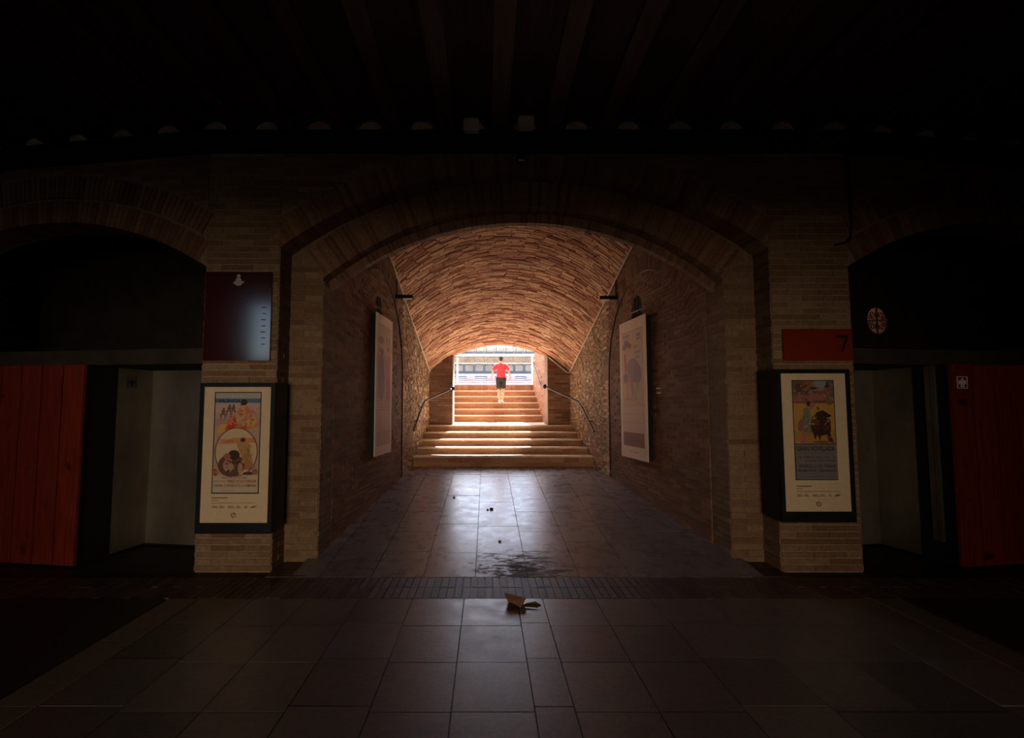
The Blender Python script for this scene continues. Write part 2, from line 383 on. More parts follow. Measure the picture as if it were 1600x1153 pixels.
for x0_ in [-10.25 + k * 1.2 for k in range(6)] + [3.95 + k * 1.2 for k in range(6)]:      # dull dark slabs outside the border stones
    for k in range(4):
        piece('paving_slab', 'floor_base', fl, (x0_ + .6, 5.19 - 1.25 * (k + .5), -0.02), (1.19, 1.24, 0.04))
# brick strip in front of the piers
xs = [-5.15 + i * 0.075 for i in range(150)]
for x in xs:
    for k, (ya, yb) in enumerate(((5.195, 5.51), (5.51, Y0))):
        piece('brick', 'floor_brick', fl, (x, (ya + yb) / 2 + (0.0), -0.02 + random.uniform(-0.003, 0.002)), (0.066, yb - ya - 0.010, 0.04))
mb = MB()
for x in [-5.225 - i * 0.075 for i in range(40)] + [6.10 + i * 0.075 for i in range(40)]:
    for ya, yb in ((5.195, 5.51), (5.51, Y0)): mb.box(x - .033, x + .033, ya + .005, yb - .005, -0.04, random.uniform(-0.003, 0.002))
mb.build('brick_paving', 'floor_brick', fl, kind='stuff')
# bricks laid lengthwise between pier and pilaster, and in front of the side bays
for sx, x0, x1 in ((-1, -2.37, -1.95), (1, 2.85, 3.27)):
    for r_ in range(7):
        y = Y0 + 0.04 + r_ * 0.078
        piece('brick', 'floor_brick', fl, ((x0 + x1) / 2, y, -0.016), (x1 - x0, 0.066, 0.04))

# ramp through the tunnel
rp = MB().hexa([(-2.1, Y0, -0.3), (3.0, Y0, -0.3), (3.0, YS + .1, -0.3), (-2.1, YS + .1, -0.3), (-2.1, Y0, -0.014), (3.0, Y0, -0.014), (3.0, YS + .1, rampz(YS + .1) - 0.014), (-2.1, YS + .1, rampz(YS + .1) - 0.014)])
rf = struct(rp, 'floor_tunnel', 'floor_base', 'polished grey stone ramp running up through the tunnel')
tedge = [-0.675 + (k - 3) * 0.558 for k in range(11)]
tang = math.atan(SL)
tl = [[5.83, 6.95, 7.62, 8.25, 8.86, 9.50, 10.2, 10.9, 11.83], [5.83, 6.55, 7.70, 8.40, 9.30, 10.1, 11.0, 11.83], [5.83, 6.60, 7.36, 8.30, 9.05, 9.9, 10.8, 11.83]]
for i, (a, b) in enumerate(zip(tedge, tedge[1:])):
    seq = {3: tl[1], 4: tl[0][:1] + [7.59] + [8.86, 9.77, 10.78, 11.83], 5: tl[2]}.get(i, tl[i % 3])
    for p, q in zip(seq, seq[1:]):
        aa = max(a, -2.1); bb = min(b, 2.99); ym = (p + q) / 2
        if aa > bb - .05: continue
        piece('paving_tile', 'tunnel_tile', rf, ((aa + bb) / 2, ym, rampz(ym) - 0.02 + random.uniform(-0.0015, 0.0015)), (bb - aa - 0.008, (q - p - 0.008) / math.cos(tang), 0.04), (tang + random.uniform(-.0015, .0015), random.uniform(-.0015, .0015), 0))

# ------------------------------------------------------------------ piers
def pier(x0, x1, label, boards_, inner_sign):
    o = struct(MB().box(x0, x1, YA, YC, -0.02, 4.8), 'pier', 'mortar', label)
    parts = []
    def ok(u, z, l):
        for (a, b, c, d) in boards_:
            if a < x0 + u - l / 2 and x0 + u + l / 2 < b and c < z < d: return False
        return True
    brick_face((x0, YA), (1, 0), (0, -1), x1 - x0, 0.0, 4.75, lambda c, s, g, uz: parts.append((c, s, g)), ok=ok)
    if inner_sign > 0: brick_face((x1, YA), (0, 1), (1, 0), YB - YA, 0.0, 3.7, lambda c, s, g, uz: parts.append((c, s, g)))
    else: brick_face((x0, YA), (0, 1), (-1, 0), YB - YA, 0.0, 3.7, lambda c, s, g, uz: parts.append((c, s, g)))
    if inner_sign > 0: brick_face((x0, YA), (0, 1), (-1, 0), 0.35, 0.0, 3.4, lambda c, s, g, uz: parts.append((c, s, g)))
    else: brick_face((x1, YA), (0, 1), (1, 0), 0.35, 0.0, 3.4, lambda c, s, g, uz: parts.append((c, s, g)))
    parts.sort(key=lambda p: (p[0].z + (0 if abs(p[0].y - YA) < 0.05 else 1.6)))
    e = emit_obj(o)
    for p in parts[:300]: e(p[0], p[1], p[2], None)
    mb = MB(); e = emit_join(mb)
    for p in parts[300:]: e(p[0], p[1], p[2], None)
    if mb.v: mb.build('brickwork', 'pier_brick_joined', o, kind='stuff')
    return o
pier(-3.23, -2.39, 'tan brick pier carrying the tall maroon plaque', [(-3.16, -2.33, 0.47, 2.06), (-3.22, -2.46, 2.35, 3.35)], 1)
pier(3.27, 4.17, 'tan brick pier carrying the red number seven plaque', [(3.2, 4.02, 0.58, 2.2), (3.36, 4.15, 2.35, 2.69)], -1)

# front arch between the piers
mb = MB(); mA, czA, rA = arch_wall(mb, fr0, -2.39, 3.27, 5.35, -2.39, 3.27, 3.65, 4.59, YA + 0.01, YC, eps=0.012)
wf = struct(mb, 'wall_front', 'red_mortar', 'dark brick spandrel over the wide tunnel arch')
halfA = math.asin(2.83 / rA)
voussoirs(wf, 'arch_brick', fr0, mA, czA, rA, 0.30, halfA, YA - 0.006, YB - 0.02, 0)
mb = MB()
brick_face((-2.39, YA), (1, 0), (0, -1), 5.66, 3.66, 5.3, emit_join(mb), proud=0.0, ok=lambda u, z, l: math.hypot(u - 2.39 - mA, z - czA) > rA + 0.36)
mb.build('brickwork', 'wall_brick', wf, kind='stuff')

# recessed inner arch
mb = MB().box(-3.3, -1.99, YB, YC, -0.02, 3.37).box(2.89, 4.2, YB, YC, -0.02, 3.37)
mB, czB, rB = arch_wall(mb, fr0, -3.3, 4.2, 7.2, -2.0, 2.90, 3.37, 4.27, YB, YC, eps=0.012)
wi = struct(mb, 'wall_inner_arch', 'red_mortar', 'recessed brick arch and jambs at the mouth of the tunnel')
halfB = math.asin(2.45 / rB)
voussoirs(wi, 'arch_brick', fr0, mB, czB, rB, 0.40, halfB, YB - 0.008, YB + .21, 0)
mb = MB(); mC, czC, rC = arch_wall(mb, fr0, -2.0, 2.90, 4.4, -2.0, 2.90, 3.25, 4.15, YB + .22, YB + .32, eps=0.012)
mb.build('inner_order', 'red_mortar', wi)
voussoirs(wi, 'arch_brick', fr0, mC, czC, rC, 0.15, math.asin(2.44 / rC), YB + .21, YB + .33, 0)
parts = []
for args in (((-2.39, YB), (1, 0), (0, -1), 0.40), ((2.89, YB), (1, 0), (0, -1), 0.38)):
    brick_face(*args, 0.0, 3.55, lambda c, s, g, uz: parts.append((c, s, g)), ok=lambda u, z, l: True)
for args in (((-1.99, YB), (0, 1), (1, 0), YC - YB), ((2.89, YB), (0, 1), (-1, 0), YC - YB)):
    brick_face(*args, 0.0, 3.35, lambda c, s, g, uz: parts.append((c, s, g)))
parts.sort(key=lambda p: p[0].z)
e = emit_obj(wi)
for p in parts[:190]: e(p[0], p[1], p[2], None)
mb = MB(); e = emit_join(mb)
for p in parts[190:]: e(p[0], p[1], p[2], None)
mb.build('brickwork', 'pier_brick_joined', wi, kind='stuff')

# ------------------------------------------------------------------ tunnel walls
def tunnel_wall(side, name, label):
    X = xl if side < 0 else xr; sg = -1 if side < 0 else 1
    ya, yb = YC - 0.02, YE + 0.05; t = 0.35
    mb = MB(); poly = [(ya, -0.2), (yb, -0.2), (yb, zs(yb) + .15), (ya, zs(ya) + .15)]
    mb.prism(poly if side < 0 else poly[::-1], lambda y, z: (X(y), y, z), lambda y, z: (X(y) + sg * t, y, z))
    o = struct(mb, name, 'red_mortar', label)
    p0 = Vector((X(ya), ya)); p1 = Vector((X(yb), yb)); ud = (p1 - p0).normalized(); L = (p1 - p0).length
    nr = (ud.y, -ud.x) if side < 0 else (-ud.y, ud.x)
    yc, zc, ra = 8.95, 2.40, 1.72                       # blind arch
    wy0, wy1, wz0, wzs = (8.72, 9.12, 2.9, 3.50) if side < 0 else (8.98, 9.42, 2.9, 3.55)
    def inring(y, z): 
        r = math.hypot(y - yc, z - zc); return z > zc and ra < r < ra + 0.33
    def inwin(y, z): 
        w = (wy1 - wy0) / 2
        return wy0 - .03 < y < wy1 + .03 and (wz0 < z < wzs or (z >= wzs and math.hypot(y - (wy0 + wy1) / 2, z - wzs) < w + 0.05))
    mbk = MB(); mbr = MB(); eb = emit_join(mbk); er = emit_join(mbr)
    def em(c, s, g, uz): (eb if c.y < 10.75 else er)(c, s, g, uz)
    def ok(u, z, l):
        y = ya + u * ud.y
        return z < zs(y) + .03 and z > rampz(y) - .05 and not inring(y, z) and not inwin(y, z) and y < 10.95
    brick_face(p0, ud, nr, L, 0.0, 5.8, em, ok=ok, jit=0.006, proud=0.008, course=.064, blen=.27)
    # rubble stones of the rough stretch by the stairs
    random.seed(31 + side)
    z = 0.3
    while z < 4.2:
        h = random.uniform(0.045, 0.12); y = 10.95
        while y < yb:
            l = random.uniform(0.05, 0.20); cy = y + l / 2
            if z < zs(cy) and z > rampz(min(cy, YS)) - .1 and not inring(cy, z + h / 2):
                pr = random.uniform(-.004, 0.028); zz = z + random.uniform(-.025, .025)
                q = []
                for d, sh in ((-.06, 0.0), (pr, 0.018)):
                    for dy, dz in ((0, 0), (1, 0), (1, 1), (0, 1)):
                        yy = y + .006 + dy * (l - .012) + (sh if dy == 0 else -sh) * random.uniform(.3, 1.2); z2 = zz + .005 + dz * (h - .01) + (sh if dz == 0 else -sh) * random.uniform(.3, 1.2)
                        q.append((X(yy) - sg * d, yy, z2))
                q = q if side < 0 else [q[0], q[3], q[2], q[1], q[4], q[7], q[6], q[5]]
                mbr.hexa(q)
            y += l
        z += h
    n = 62
    for i in range(n):                                # ring of radial bricks of the blind arch
        t0 = math.pi * i / n; t1 = math.pi * (i + 1) / n - 0.006
        if max(t0, t1) > math.pi * .97 or t0 < .02: pass
        q = []
        for d in (-.03, 0.008 + random.uniform(-.004, .004)):
            for r_, t_ in ((ra + .01, t0), (ra + .31, t0), (ra + .31, t1), (ra + .01, t1)):
                y = yc + r_ * math.cos(t_); zz = zc + r_ * math.sin(t_)
                q.append((X(y) - sg * d, y, zz))
        if all(YC < p[1] < YE for p in q) and q[4][2] < zs(q[4][1]) + .1: mbk.hexa(q if side < 0 else [q[0], q[3], q[2], q[1], q[4], q[7], q[6], q[5]])
    mbk.build('brickwork', 'wall_brick', o, kind='stuff'); mbr.build('rubble', 'rubble_stone', o, kind='stuff')
    # small arched window above the poster
    w = (wy1 - wy0) / 2; ym = (wy0 + wy1) / 2
    poly = [(wy0, wz0), (wy1, wz0)] + [(ym + w * math.cos(math.pi * k / 12), wzs + w * math.sin(math.pi * k / 12)) for k in range(13)]
    if side > 0: poly = poly[::-1]
    wo_ = struct(MB().prism(poly, lambda y, z: (X(y) + sg * .02, y, z), lambda y, z: (X(y) - sg * .004, y, z)), 'window_2' if side < 0 else 'window_3', 'dull_dark',
                 'small dark arched window above the ' + ('left' if side < 0 else 'right') + ' tunnel banner')
    for k in range(1, 3):
        yy = wy0 + (wy1 - wy0) * k / 3; MB().tube([(X(yy) - sg * .008, yy, wz0), (X(yy) - sg * .008, yy, wzs + w * .9)], .008, 6).build('bar', 'black_tube', wo_)
    for zz in (3.2, 3.5): MB().tube([(X(wy0) - sg * .008, wy0, zz), (X(wy1) - sg * .008, wy1, zz)], .008, 6).build('bar', 'black_tube', wo_)
    # dark cable following the blind arch
    pts = [(X(yc + ra) - sg * .02, yc + ra, rampz(yc + ra) + .02)] + [(X(yc + ra * math.cos(t)) - sg * .02, yc + ra * math.cos(t), zc + ra * math.sin(t)) for t in [math.pi * .62 * k / 16 for k in range(17)]]
    c = MB().tube(pts, .012, 6).build('cable', 'black_tube')
    tag(c, 'thin dark cable arching over the ' + ('cream banner with a tall standing figure' if side < 0 else 'cream banner with a bull and rider'), 'cable')
    return o
random.seed(11)
tunnel_wall(-1, 'wall_tunnel_left', 'dim brick and rubble tunnel wall beside the narrower cream banner')
tunnel_wall(1, 'wall_tunnel_right', 'dim brick and rubble tunnel wall beside the wider cream banner')

# ------------------------------------------------------------------ falling vault of brick rings
def vpt(y, s, off=0.0):
    a, b = xl(y), xr(y); c = (b - a) / 2; m_ = (a + b) / 2; rise = 0.41 * c
    rad = seg_arch(c, rise); cz = zs(y) + rise - rad; h = math.asin(c / rad); t = -h + 2 * h * s
    return Vector((m_ + (rad + off) * math.sin(t), y, cz + (rad + off) * math.cos(t)))
mb = MB(); NY, NS = 40, 40
vs = []; fs = []
for lay in (0.022, 0.25):
    for i in range(NY + 1):
        y = YC - .05 + (YE + .05 - YC + .05) * i / NY
        for j in range(NS + 1): vs.append(vpt(y, -0.02 + 1.04 * j / NS, lay))
W_ = NS + 1; K = (NY + 1) * W_
for i in range(NY):
    for j in range(NS):
        a = i * W_ + j; fs.append((a, a + 1, a + W_ + 1, a + W_)); fs.append((K + a, K + a + W_, K + a + W_ + 1, K + a + 1))
mb.add(vs, fs); cv = struct(mb, 'ceiling_vault', 'red_mortar', 'warm brick barrel vault sloping down towards the stairs')
random.seed(5)
mb = MB(); y = YC; dy = 0.0535
while y < YE - 0.01:
    y1 = y + dy - 0.010; L = 2 * 2.25; n = 15; s = -random.random() / n
    while s < 1:
        ds = random.uniform(.85, 1.15) / n; a = max(s, 0.0); b = min(s + ds, 1.0); s += ds
        if b - a < 0.008: continue
        pr = random.uniform(-0.010, 0.009); g = 0.0018
        q = []
        for off in (0.045, pr):
            q += [vpt(y, a + g, off), vpt(y, b - g, off), vpt(y1, b - g, off), vpt(y1, a + g, off)]
        mb.hexa([q[3], q[2], q[1], q[0], q[7], q[6], q[5], q[4]])
    y += dy
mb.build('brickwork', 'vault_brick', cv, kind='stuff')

# ------------------------------------------------------------------ end wall with the arched opening to the arena
OX0, OX1, OSP, OCR = -0.87, 1.58, 3.22, 3.52
mb = MB().box(-12, OX0, YE, YE + .75, 0.4, 7.2).box(OX1, 12.2, YE, YE + .75, 0.4, 7.2)
arch_wall(mb, fr0, OX0, OX1, 7.2, OX0, OX1, OSP, OCR, YE, YE + .75)
we = struct(mb, 'wall_end', 'red_mortar', 'brick wall closing the tunnel around the bright arched exit')
random.seed(3)
mb = MB(); e = emit_join(mb)
brick_face((-1.6, YE), (1, 0), (0, -1), -1.6 * -1 + OX0, 1.35, 3.9, e, course=.062, proud=.012)
brick_face((OX1, YE), (1, 0), (0, -1), 0.78, 1.35, 3.9, e, course=.062, proud=.012)
mb.build('brickwork', 'wall_brick', we, kind='stuff')
mb = MB()     # header ring of the exit arch
cO = (OX1 - OX0) / 2; mO = (OX0 + OX1) / 2; rO = seg_arch(cO, OCR - OSP); czO = OCR - rO; hO = math.asin(cO / rO)
for i in range(40):
    t0 = -hO + 2 * hO * i / 40; t1 = -hO + 2 * hO * (i + .9) / 40; q = []
    for yy in (YE + .74, YE - .012):
        for r_, t in ((rO - .004, t0), (rO - .004, t1), (rO + .2, t1), (rO + .2, t0)): q.append((mO + r_ * math.sin(t), yy, czO + r_ * math.cos(t)))
    mb.hexa(q)
mb.build('arch_ring', 'step_brick', we, kind='stuff')
tag(MB().box(-1.42, -0.98, YE - .045, YE - .012, 3.02, 3.14).build('name_plate', 'red_gloss'), 'small red plate fixed to the end wall left of the exit', 'plate')
tag(MB().box(1.62, 1.80, YE - .045, YE - .012, 2.82, 2.92).build('name_plate', 'red_gloss'), 'small red plate fixed to the end wall right of the exit', 'plate')

# ------------------------------------------------------------------ stairs
def flight(name, label, steps, x0f, x1f, yend, bm, tm):
    root = None
    o = bpy.data.objects.new(name, None); COL.objects.link(o); o['kind'] = 'structure'; o['label'] = label
    for i, (y, zb, zt) in enumerate(steps):
        mb = MB(); y2 = yend
        x0, x1 = x0f(y), x1f(y)
        mb.hexa([(x0, y + .012, zb - .3), (x1, y + .012, zb - .3), (x1f(y2), y2, zb - .3), (x0f(y2), y2, zb - .3), (x0, y + .012, zt - .03), (x1, y + .012, zt - .03), (x1f(y2), y2, zt - .03), (x0f(y2), y2, zt - .03)])
        st = mb.build('step', bm, o)
        mb = MB(); e = emit_join(mb); h = (zt - .035 - zb) / 2
        brick_face((x0, y + .01), (1, 0), (0, -1), x1 - x0, zb, zt - .033, e, course=h, blen=.32, joint=.006, proud=.004, jit=.004)
        mb.build('riser_bricks', bm, st, kind='stuff')
        yn = steps[i + 1][0] + .03 if i + 1 < len(steps) else yend
        mb = MB().hexa([(x0, y - .012, zt - .035), (x1, y - .012, zt - .035), (x1f(yn), yn, zt - .035), (x0f(yn), yn, zt - .035), (x0, y - .012, zt), (x1, y - .012, zt), (x1f(yn), yn, zt), (x0f(yn), yn, zt)])
        mb.build('tread', tm, st)
    return o
zf = rampz(YS); Z1 = zf + .235
lower = [(YS, zf - .03, Z1)] + [(YS + .45 + .45 * i, Z1 + .155 * i, Z1 + .155 * (i + 1)) for i in range(4)]
ZL = lower[-1][2]
flight('staircase', 'broad lower flight of brick steps across the tunnel', lower, lambda y: xl(y) - .02, lambda y: xr(y) + .02, YE + .05, 'step_brick', 'tread_stone')
LY = 16.35
lx0 = lambda y: -1.02 - (y - LY) * .05
lx1 = lambda y: 1.72 - (y - LY) * .07
struct(MB().box(-1.15, 1.85, YE, LY + .2, ZL - .3, ZL), 'floor_landing', 'tread_stone', 'sunlit stone landing between the two flights')
up = []; z = ZL
tops = [1.592, 1.79, 1.992, 2.203, 2.40]
for i, t in enumerate(tops): up.append((LY + .35 * i, z, t)); z = t
flight('staircase', 'narrower sunlit upper flight of brick steps below the arena railing', up, lx0, lx1, LY + 2.2, 'step_brick', 'tread_stone')
YP = LY + 5 * .35
par = struct(MB().box(-1.3, 1.9, YP + .03, YP + .4, 1.2, 2.60), 'parapet', 'red_mortar', 'low brick parapet at the head of the stairs')
mb = MB(); e = emit_join(mb); random.seed(9)
for i in range(46):
    x = -1.08 + i * .0600; mb.box(x, x + .046, YP + .005 + random.uniform(-.006, .004), YP + .06, 2.405, 2.598)
mb.build('soldier_course', 'step_brick', par, kind='stuff')
# cheek walls of the upper flight
for sx in (-1, 1):
    f = (lambda y: lx0(y)) if sx < 0 else (lambda y: lx1(y))
    ya, yb = YE + .73, YP + .05
    mb = MB(); poly = [(ya, 1.0), (yb, 1.0), (yb, 3.35 if sx > 0 else 2.7), (ya, 4.7 if sx > 0 else 4.2)]
    if sx > 0: poly = poly[::-1]
    mb.prism(poly, lambda y, z: (f(y) , y, z), lambda y, z: (f(y) + sx * .35, y, z))
    c = struct(mb, 'wall_stair_left' if sx < 0 else 'wall_stair_right', 'cheek_brick', 'sloping brick side wall of the upper stairs ' + ('away from' if sx < 0 else 'carrying') + ' the grey rail')
    mb = MB(); e = emit_join(mb)
    ud = Vector((f(yb) - f(ya), yb - ya)).normalized()
    brick_face((f(ya), ya), ud, (ud.y, -ud.x) if sx < 0 else (-ud.y, ud.x), yb - ya, 1.35, 4.6, e, course=.062, blen=.28, proud=.008,
               ok=lambda u, z, l: z < (4.65 - u * .30 if sx > 0 else 4.15 - u * .34))
    mb.build('brickwork', 'step_brick', c, kind='stuff')
# arena ground and tier slabs beside the stairs
struct(MB().box(-90, 90, YP + .4, 140, -0.6, -0.3), 'ground', 'sand', 'sunlit sand of the bullring arena')
struct(MB().hexa([(-30, YE + .76, 1), (-1.45, YE + .76, 1), (-1.5, YP + .4, 1), (-30, YP + .4, 1), (-30, YE + .76, 4.2), (-1.45, YE + .76, 4.2), (-1.5, YP + .4, 2.6), (-30, YP + .4, 2.6)]), 'seating_slab', 'seat_concrete', 'near concrete seating tier on the left of the stairs')
struct(MB().hexa([(2.05, YE + .76, 1), (30, YE + .76, 1), (30, YP + .4, 1), (2.0, YP + .4, 1), (2.05, YE + .76, 4.6), (30, YE + .76, 4.6), (30, YP + .4, 3.2), (2.0, YP + .4, 3.2)]), 'seating_slab', 'seat_concrete', 'near concrete seating tier on the right of the stairs')

# ------------------------------------------------------------------ hall ceiling: girder, joists, brick jack arches
ce = struct(MB().box(-11.7, 12.2, -3.0, 6.4, 5.5, 5.7), 'ceiling', 'dark_ceiling', 'very dark hall ceiling of joists and shallow vaults')
struct(MB().box(-11.7, -2.4, 6.4, YE, 5.5, 5.7).box(3.25, 6.0, 6.4, YE, 5.5, 5.7).box(8.5, 12.2, 6.4, YE, 5.5, 5.7).box(6.0, 8.5, 6.4, 9.45, 5.5, 5.7).box(6.0, 8.5, 11.0, YE, 5.5, 5.7), 'ceiling_bays', 'dull_dark', 'dark ceiling over the side bays')  # same gap for the added light well
def wallpt(x):        # hall face of the curved ring wall
    if x < -3.23: return YA + (-3.23 - x) * math.tan(TURN)
    if x > 4.17: return YA + (x - 4.17) * math.tan(TURN)
    return YA
gp = [-9.0, -3.23, 4.17, 9.5]
for a, b in zip(gp, gp[1:]):
    ya, yb = wallpt(a), wallpt(b)
    mb = MB()
    for (d0, d1, z0, z1) in ((0.16, 0.02, 4.77, 4.79), (0.10, 0.06, 4.79, 4.97), (0.16, 0.02, 4.97, 4.99)):
        mb.hexa([(a, ya - d0, z0), (b, yb - d0, z0), (b, yb - d1, z0), (a, ya - d1, z0), (a, ya - d0, z1), (b, yb - d0, z1), (b, yb - d1, z1), (a, ya - d1, z1)])
    mb.build('girder', 'girder_paint', ce)
jx = [AX - 0.29 + (i - 14) * 0.60 for i in range(29)]
for i, x in enumerate(jx):
    y1 = wallpt(x) - 0.02
    mb = MB().box(x - .09, x + .09, -2.95, y1, 4.99, 5.02).box(x - .025, x + .025, -2.95, y1, 5.02, 5.2)
    mb.build('joist', 'joist_wood', ce)
    if i + 1 < len(jx):
        xa, xb = x + .05, jx[i + 1] - .05; n = 8; yb = wallpt((xa + xb) / 2) + .03
        mb = MB(); arc = [(xa + (xb - xa) * k / n, 5.04 + .16 * math.sin(math.pi * k / n)) for k in range(n + 1)]
        vs = [(px, -2.95, pz) for px, pz in arc] + [(px, yb, pz) for px, pz in arc]
        mb.add(vs, [(k, k + 1, n + 2 + k, n + 1 + k) for k in range(n)])
        mb.build('jack_vault', 'joist_wood', ce, smooth=True)
        xm = (xa + xb) / 2; w = .13
        arc = [(xm + w * math.cos(math.pi * k / n), 5.03 + .10 * math.sin(math.pi * k / n)) for k in range(n + 1)]
        mb = MB().prism(arc, lambda px, pz: (px, yb - .10, pz), lambda px, pz: (px, yb - .06, pz))
        mb.build('vault_end', 'plaster', ce)
# upper wall behind the girder, side bays
def bay(fr, sgn, name, label):
    mb = MB(); m_, cz, rad = arch_wall(mb, fr, 0, 5.2, 5.5, 0.0, 4.3, 3.42, 4.06, 0.0, 0.45, eps=.012)
    mb.hexa([fr(4.3, 0, 0), fr(5.2, 0, 0), fr(5.2, .45, 0), fr(4.3, .45, 0), fr(4.3, 0, 3.42), fr(5.2, 0, 3.42), fr(5.2, .45, 3.42), fr(4.3, .45, 3.42)])
    if sgn < 0: mb.f = [f[::-1] for f in mb.f]
    o = struct(mb, name, 'red_mortar', label)
    half = math.asin(2.15 / rad); az = TURN if sgn > 0 else -TURN
    f2 = fr if sgn > 0 else (lambda u, v, z: fr(u, v, z))
    # mirrored frames need mirrored tilt
    for (r0, ln, va) in ((rad, .28, -.008), (rad + .30, .28, -.03)):
        n = int(round(2 * half * r0 / .068))
        for i in range(n):
            t = -half + (i + .5) * 2 * half / n; rm = r0 + ln / 2; u = m_ + rm * math.sin(t); z = cz + rm * math.cos(t)
            if u > 3.6 or u < 0.02: continue
            d = .4
            q = piece('brick', 'arch_brick', o, fr(u, va + d / 2, z), (2 * half / n * rm - .012, d, ln - .012))
            q.rotation_euler = (Matrix.Rotation(az, 3, 'Z') @ Matrix.Rotation(t * sgn, 3, 'Y')).to_euler()
    mb = MB()
    p0 = fr(0, 0, 0); ud = (fr(1, 0, 0) - p0); nr = -(fr(0, 1, 0) - p0)
    brick_face((p0.x, p0.y), (ud.x, ud.y), (nr.x, nr.y), 3.6, 3.43, 4.78, emit_join(mb), proud=.006, ok=lambda u, z, l: math.hypot(u - m_, z - cz) > rad + .64)
    mb.build('brickwork', 'wall_brick', o, kind='stuff')
    return o
random.seed(21)
bay(frL, -1, 'wall_left', 'dark brick side arch over the restroom enclosure without the round grille')
bay(frR, 1, 'wall_right', 'dark brick side arch over the enclosure below the round grille')

# ------------------------------------------------------------------ restroom enclosures in the side bays
def enclosure(fr, sgn, u_edge, label_screen, nb, bw_):
    def hx(mb, u0, u1, v0, v1, z0, z1):
        p = [fr(u0, v0, z0), fr(u1, v0, z0), fr(u1, v1, z0), fr(u0, v1, z0), fr(u0, v0, z1), fr(u1, v0, z1), fr(u1, v1, z1), fr(u0, v1, z1)]
        if sgn < 0: p = [p[1], p[0], p[3], p[2], p[5], p[4], p[7], p[6]]
        return mb.hexa(p)
    base = fr(u_edge + 1, -.06, 0)
    th = thing('wooden_screen', tuple(base), label_screen, 'screen')
    hx(MB(), u_edge, u_edge + nb * bw_, -.05, .02, 0.0, 2.30).build('backing', 'black_paint', th)
    for i in range(nb):
        a = u_edge + i * bw_ + .004; hx(MB(), a, a + bw_ - .018, -.085, -.05, 0.015, 2.31).build('board', 'red_board', th)
    hx(MB(), u_edge, u_edge + .06, -.02, .39, 0, 2.31).build('jamb', 'black_paint', th)
    return hx, th
hx, th = enclosure(frL, -1, 1.46, 'red plank screen between black jamb and dark side bay, bearing no pictogram', 7, 0.285)
st = thing('metal_partition', tuple(frL(0.8, .95, 0)), 'brushed steel partition walls with a faint engraved pictogram', 'partition')
hx(MB(), 1.46, 1.52, .39, 1.0, .02, 2.31).build('side_panel', 'steel_sheet', st)
hx(MB(), -.45, 1.46, .95, 1.0, .02, 2.31).build('back_panel', 'steel_sheet', st)
hx(MB(), -.45, 1.46, .93, .95, 0.0, .02).build('base_rail', 'black_paint', st)
lp = hx(MB(), -.4, 4.2, .1, 2.4, 2.32, 2.5); struct(lp, 'ceiling_enclosure', 'dull_dark', 'black top of the left restroom enclosure')
hx, th2 = enclosure(frR, 1, 1.20, 'red plank screen with a white outlined figure pictogram', 7, 0.30)
st2 = thing('metal_partition', tuple(frR(0.6, .95, 0)), 'brushed steel partition with a bright vertical door edge strip', 'partition')
hx(MB(), 1.20, 1.26, .39, 1.0, .02, 2.31).build('side_panel', 'steel_sheet', st2)
hx(MB(), -.45, 1.20, .95, 1.0, .02, 2.31).build('back_panel', 'steel_sheet', st2)
hx(MB(), 1.17, 1.20, .09, .14, .25, 2.31).build('edge_strip', 'steel_sheet', st2)
hx(MB(), 1.17, 1.20, .15, .21, .25, 2.31).build('edge_strip', 'steel_sheet', st2)
lp = hx(MB(), -.4, 4.2, .1, 2.4, 2.32, 2.5); struct(lp, 'ceiling_enclosure', 'dull_dark', 'black top of the right restroom enclosure')
# pictogram plates
def pict(fr, sgn, u, v, z, mat, parent, along, label):
    """outlined square with a little standing figure"""
    mb = MB()
    def q(a0, a1, z0, z1):
        if along == 'u': p = [fr(u + a0, v, z + z0), fr(u + a1, v, z + z0), fr(u + a1, v + .006, z + z0), fr(u + a0, v + .006, z + z0), fr(u + a0, v, z + z1), fr(u + a1, v, z + z1), fr(u + a1, v + .006, z + z1), fr(u + a0, v + .006, z + z1)]
        else: p = [fr(u, v + a0, z + z0), fr(u, v + a1, z + z0), fr(u + .006, v + a1, z + z0), fr(u + .006, v + a0, z + z0), fr(u, v + a0, z + z1), fr(u, v + a1, z + z1), fr(u + .006, v + a1, z + z1), fr(u + .006, v + a0, z + z1)]
        mb.hexa(p)
    s = .07; t = .007
    q(-s, s, s - t, s); q(-s, s, -s, -s + t); q(-s, -s + t, -s, s); q(s - t, s, -s, s)
    q(-.012, .012, .030, .050); q(-.045, .045, .012, .024); q(-.045, -.033, -.02, .012); q(.033, .045, -.02, .012); q(-.022, -.008, -.055, .012); q(.008, .022, -.055, .012); q(-.022, .022, -.010, .0)
    o = mb.build('pictogram', mat, parent); o['label'] = label
pict(frR, 1, 1.20 + .30 * .5, -.092, 2.10, 'white_paint', th2, 'u', 'white outlined standing figure sign')
pict(frL, -1, 1.452, .60, 2.14, 'black_tube', st, 'v', 'dark engraved figures sign')
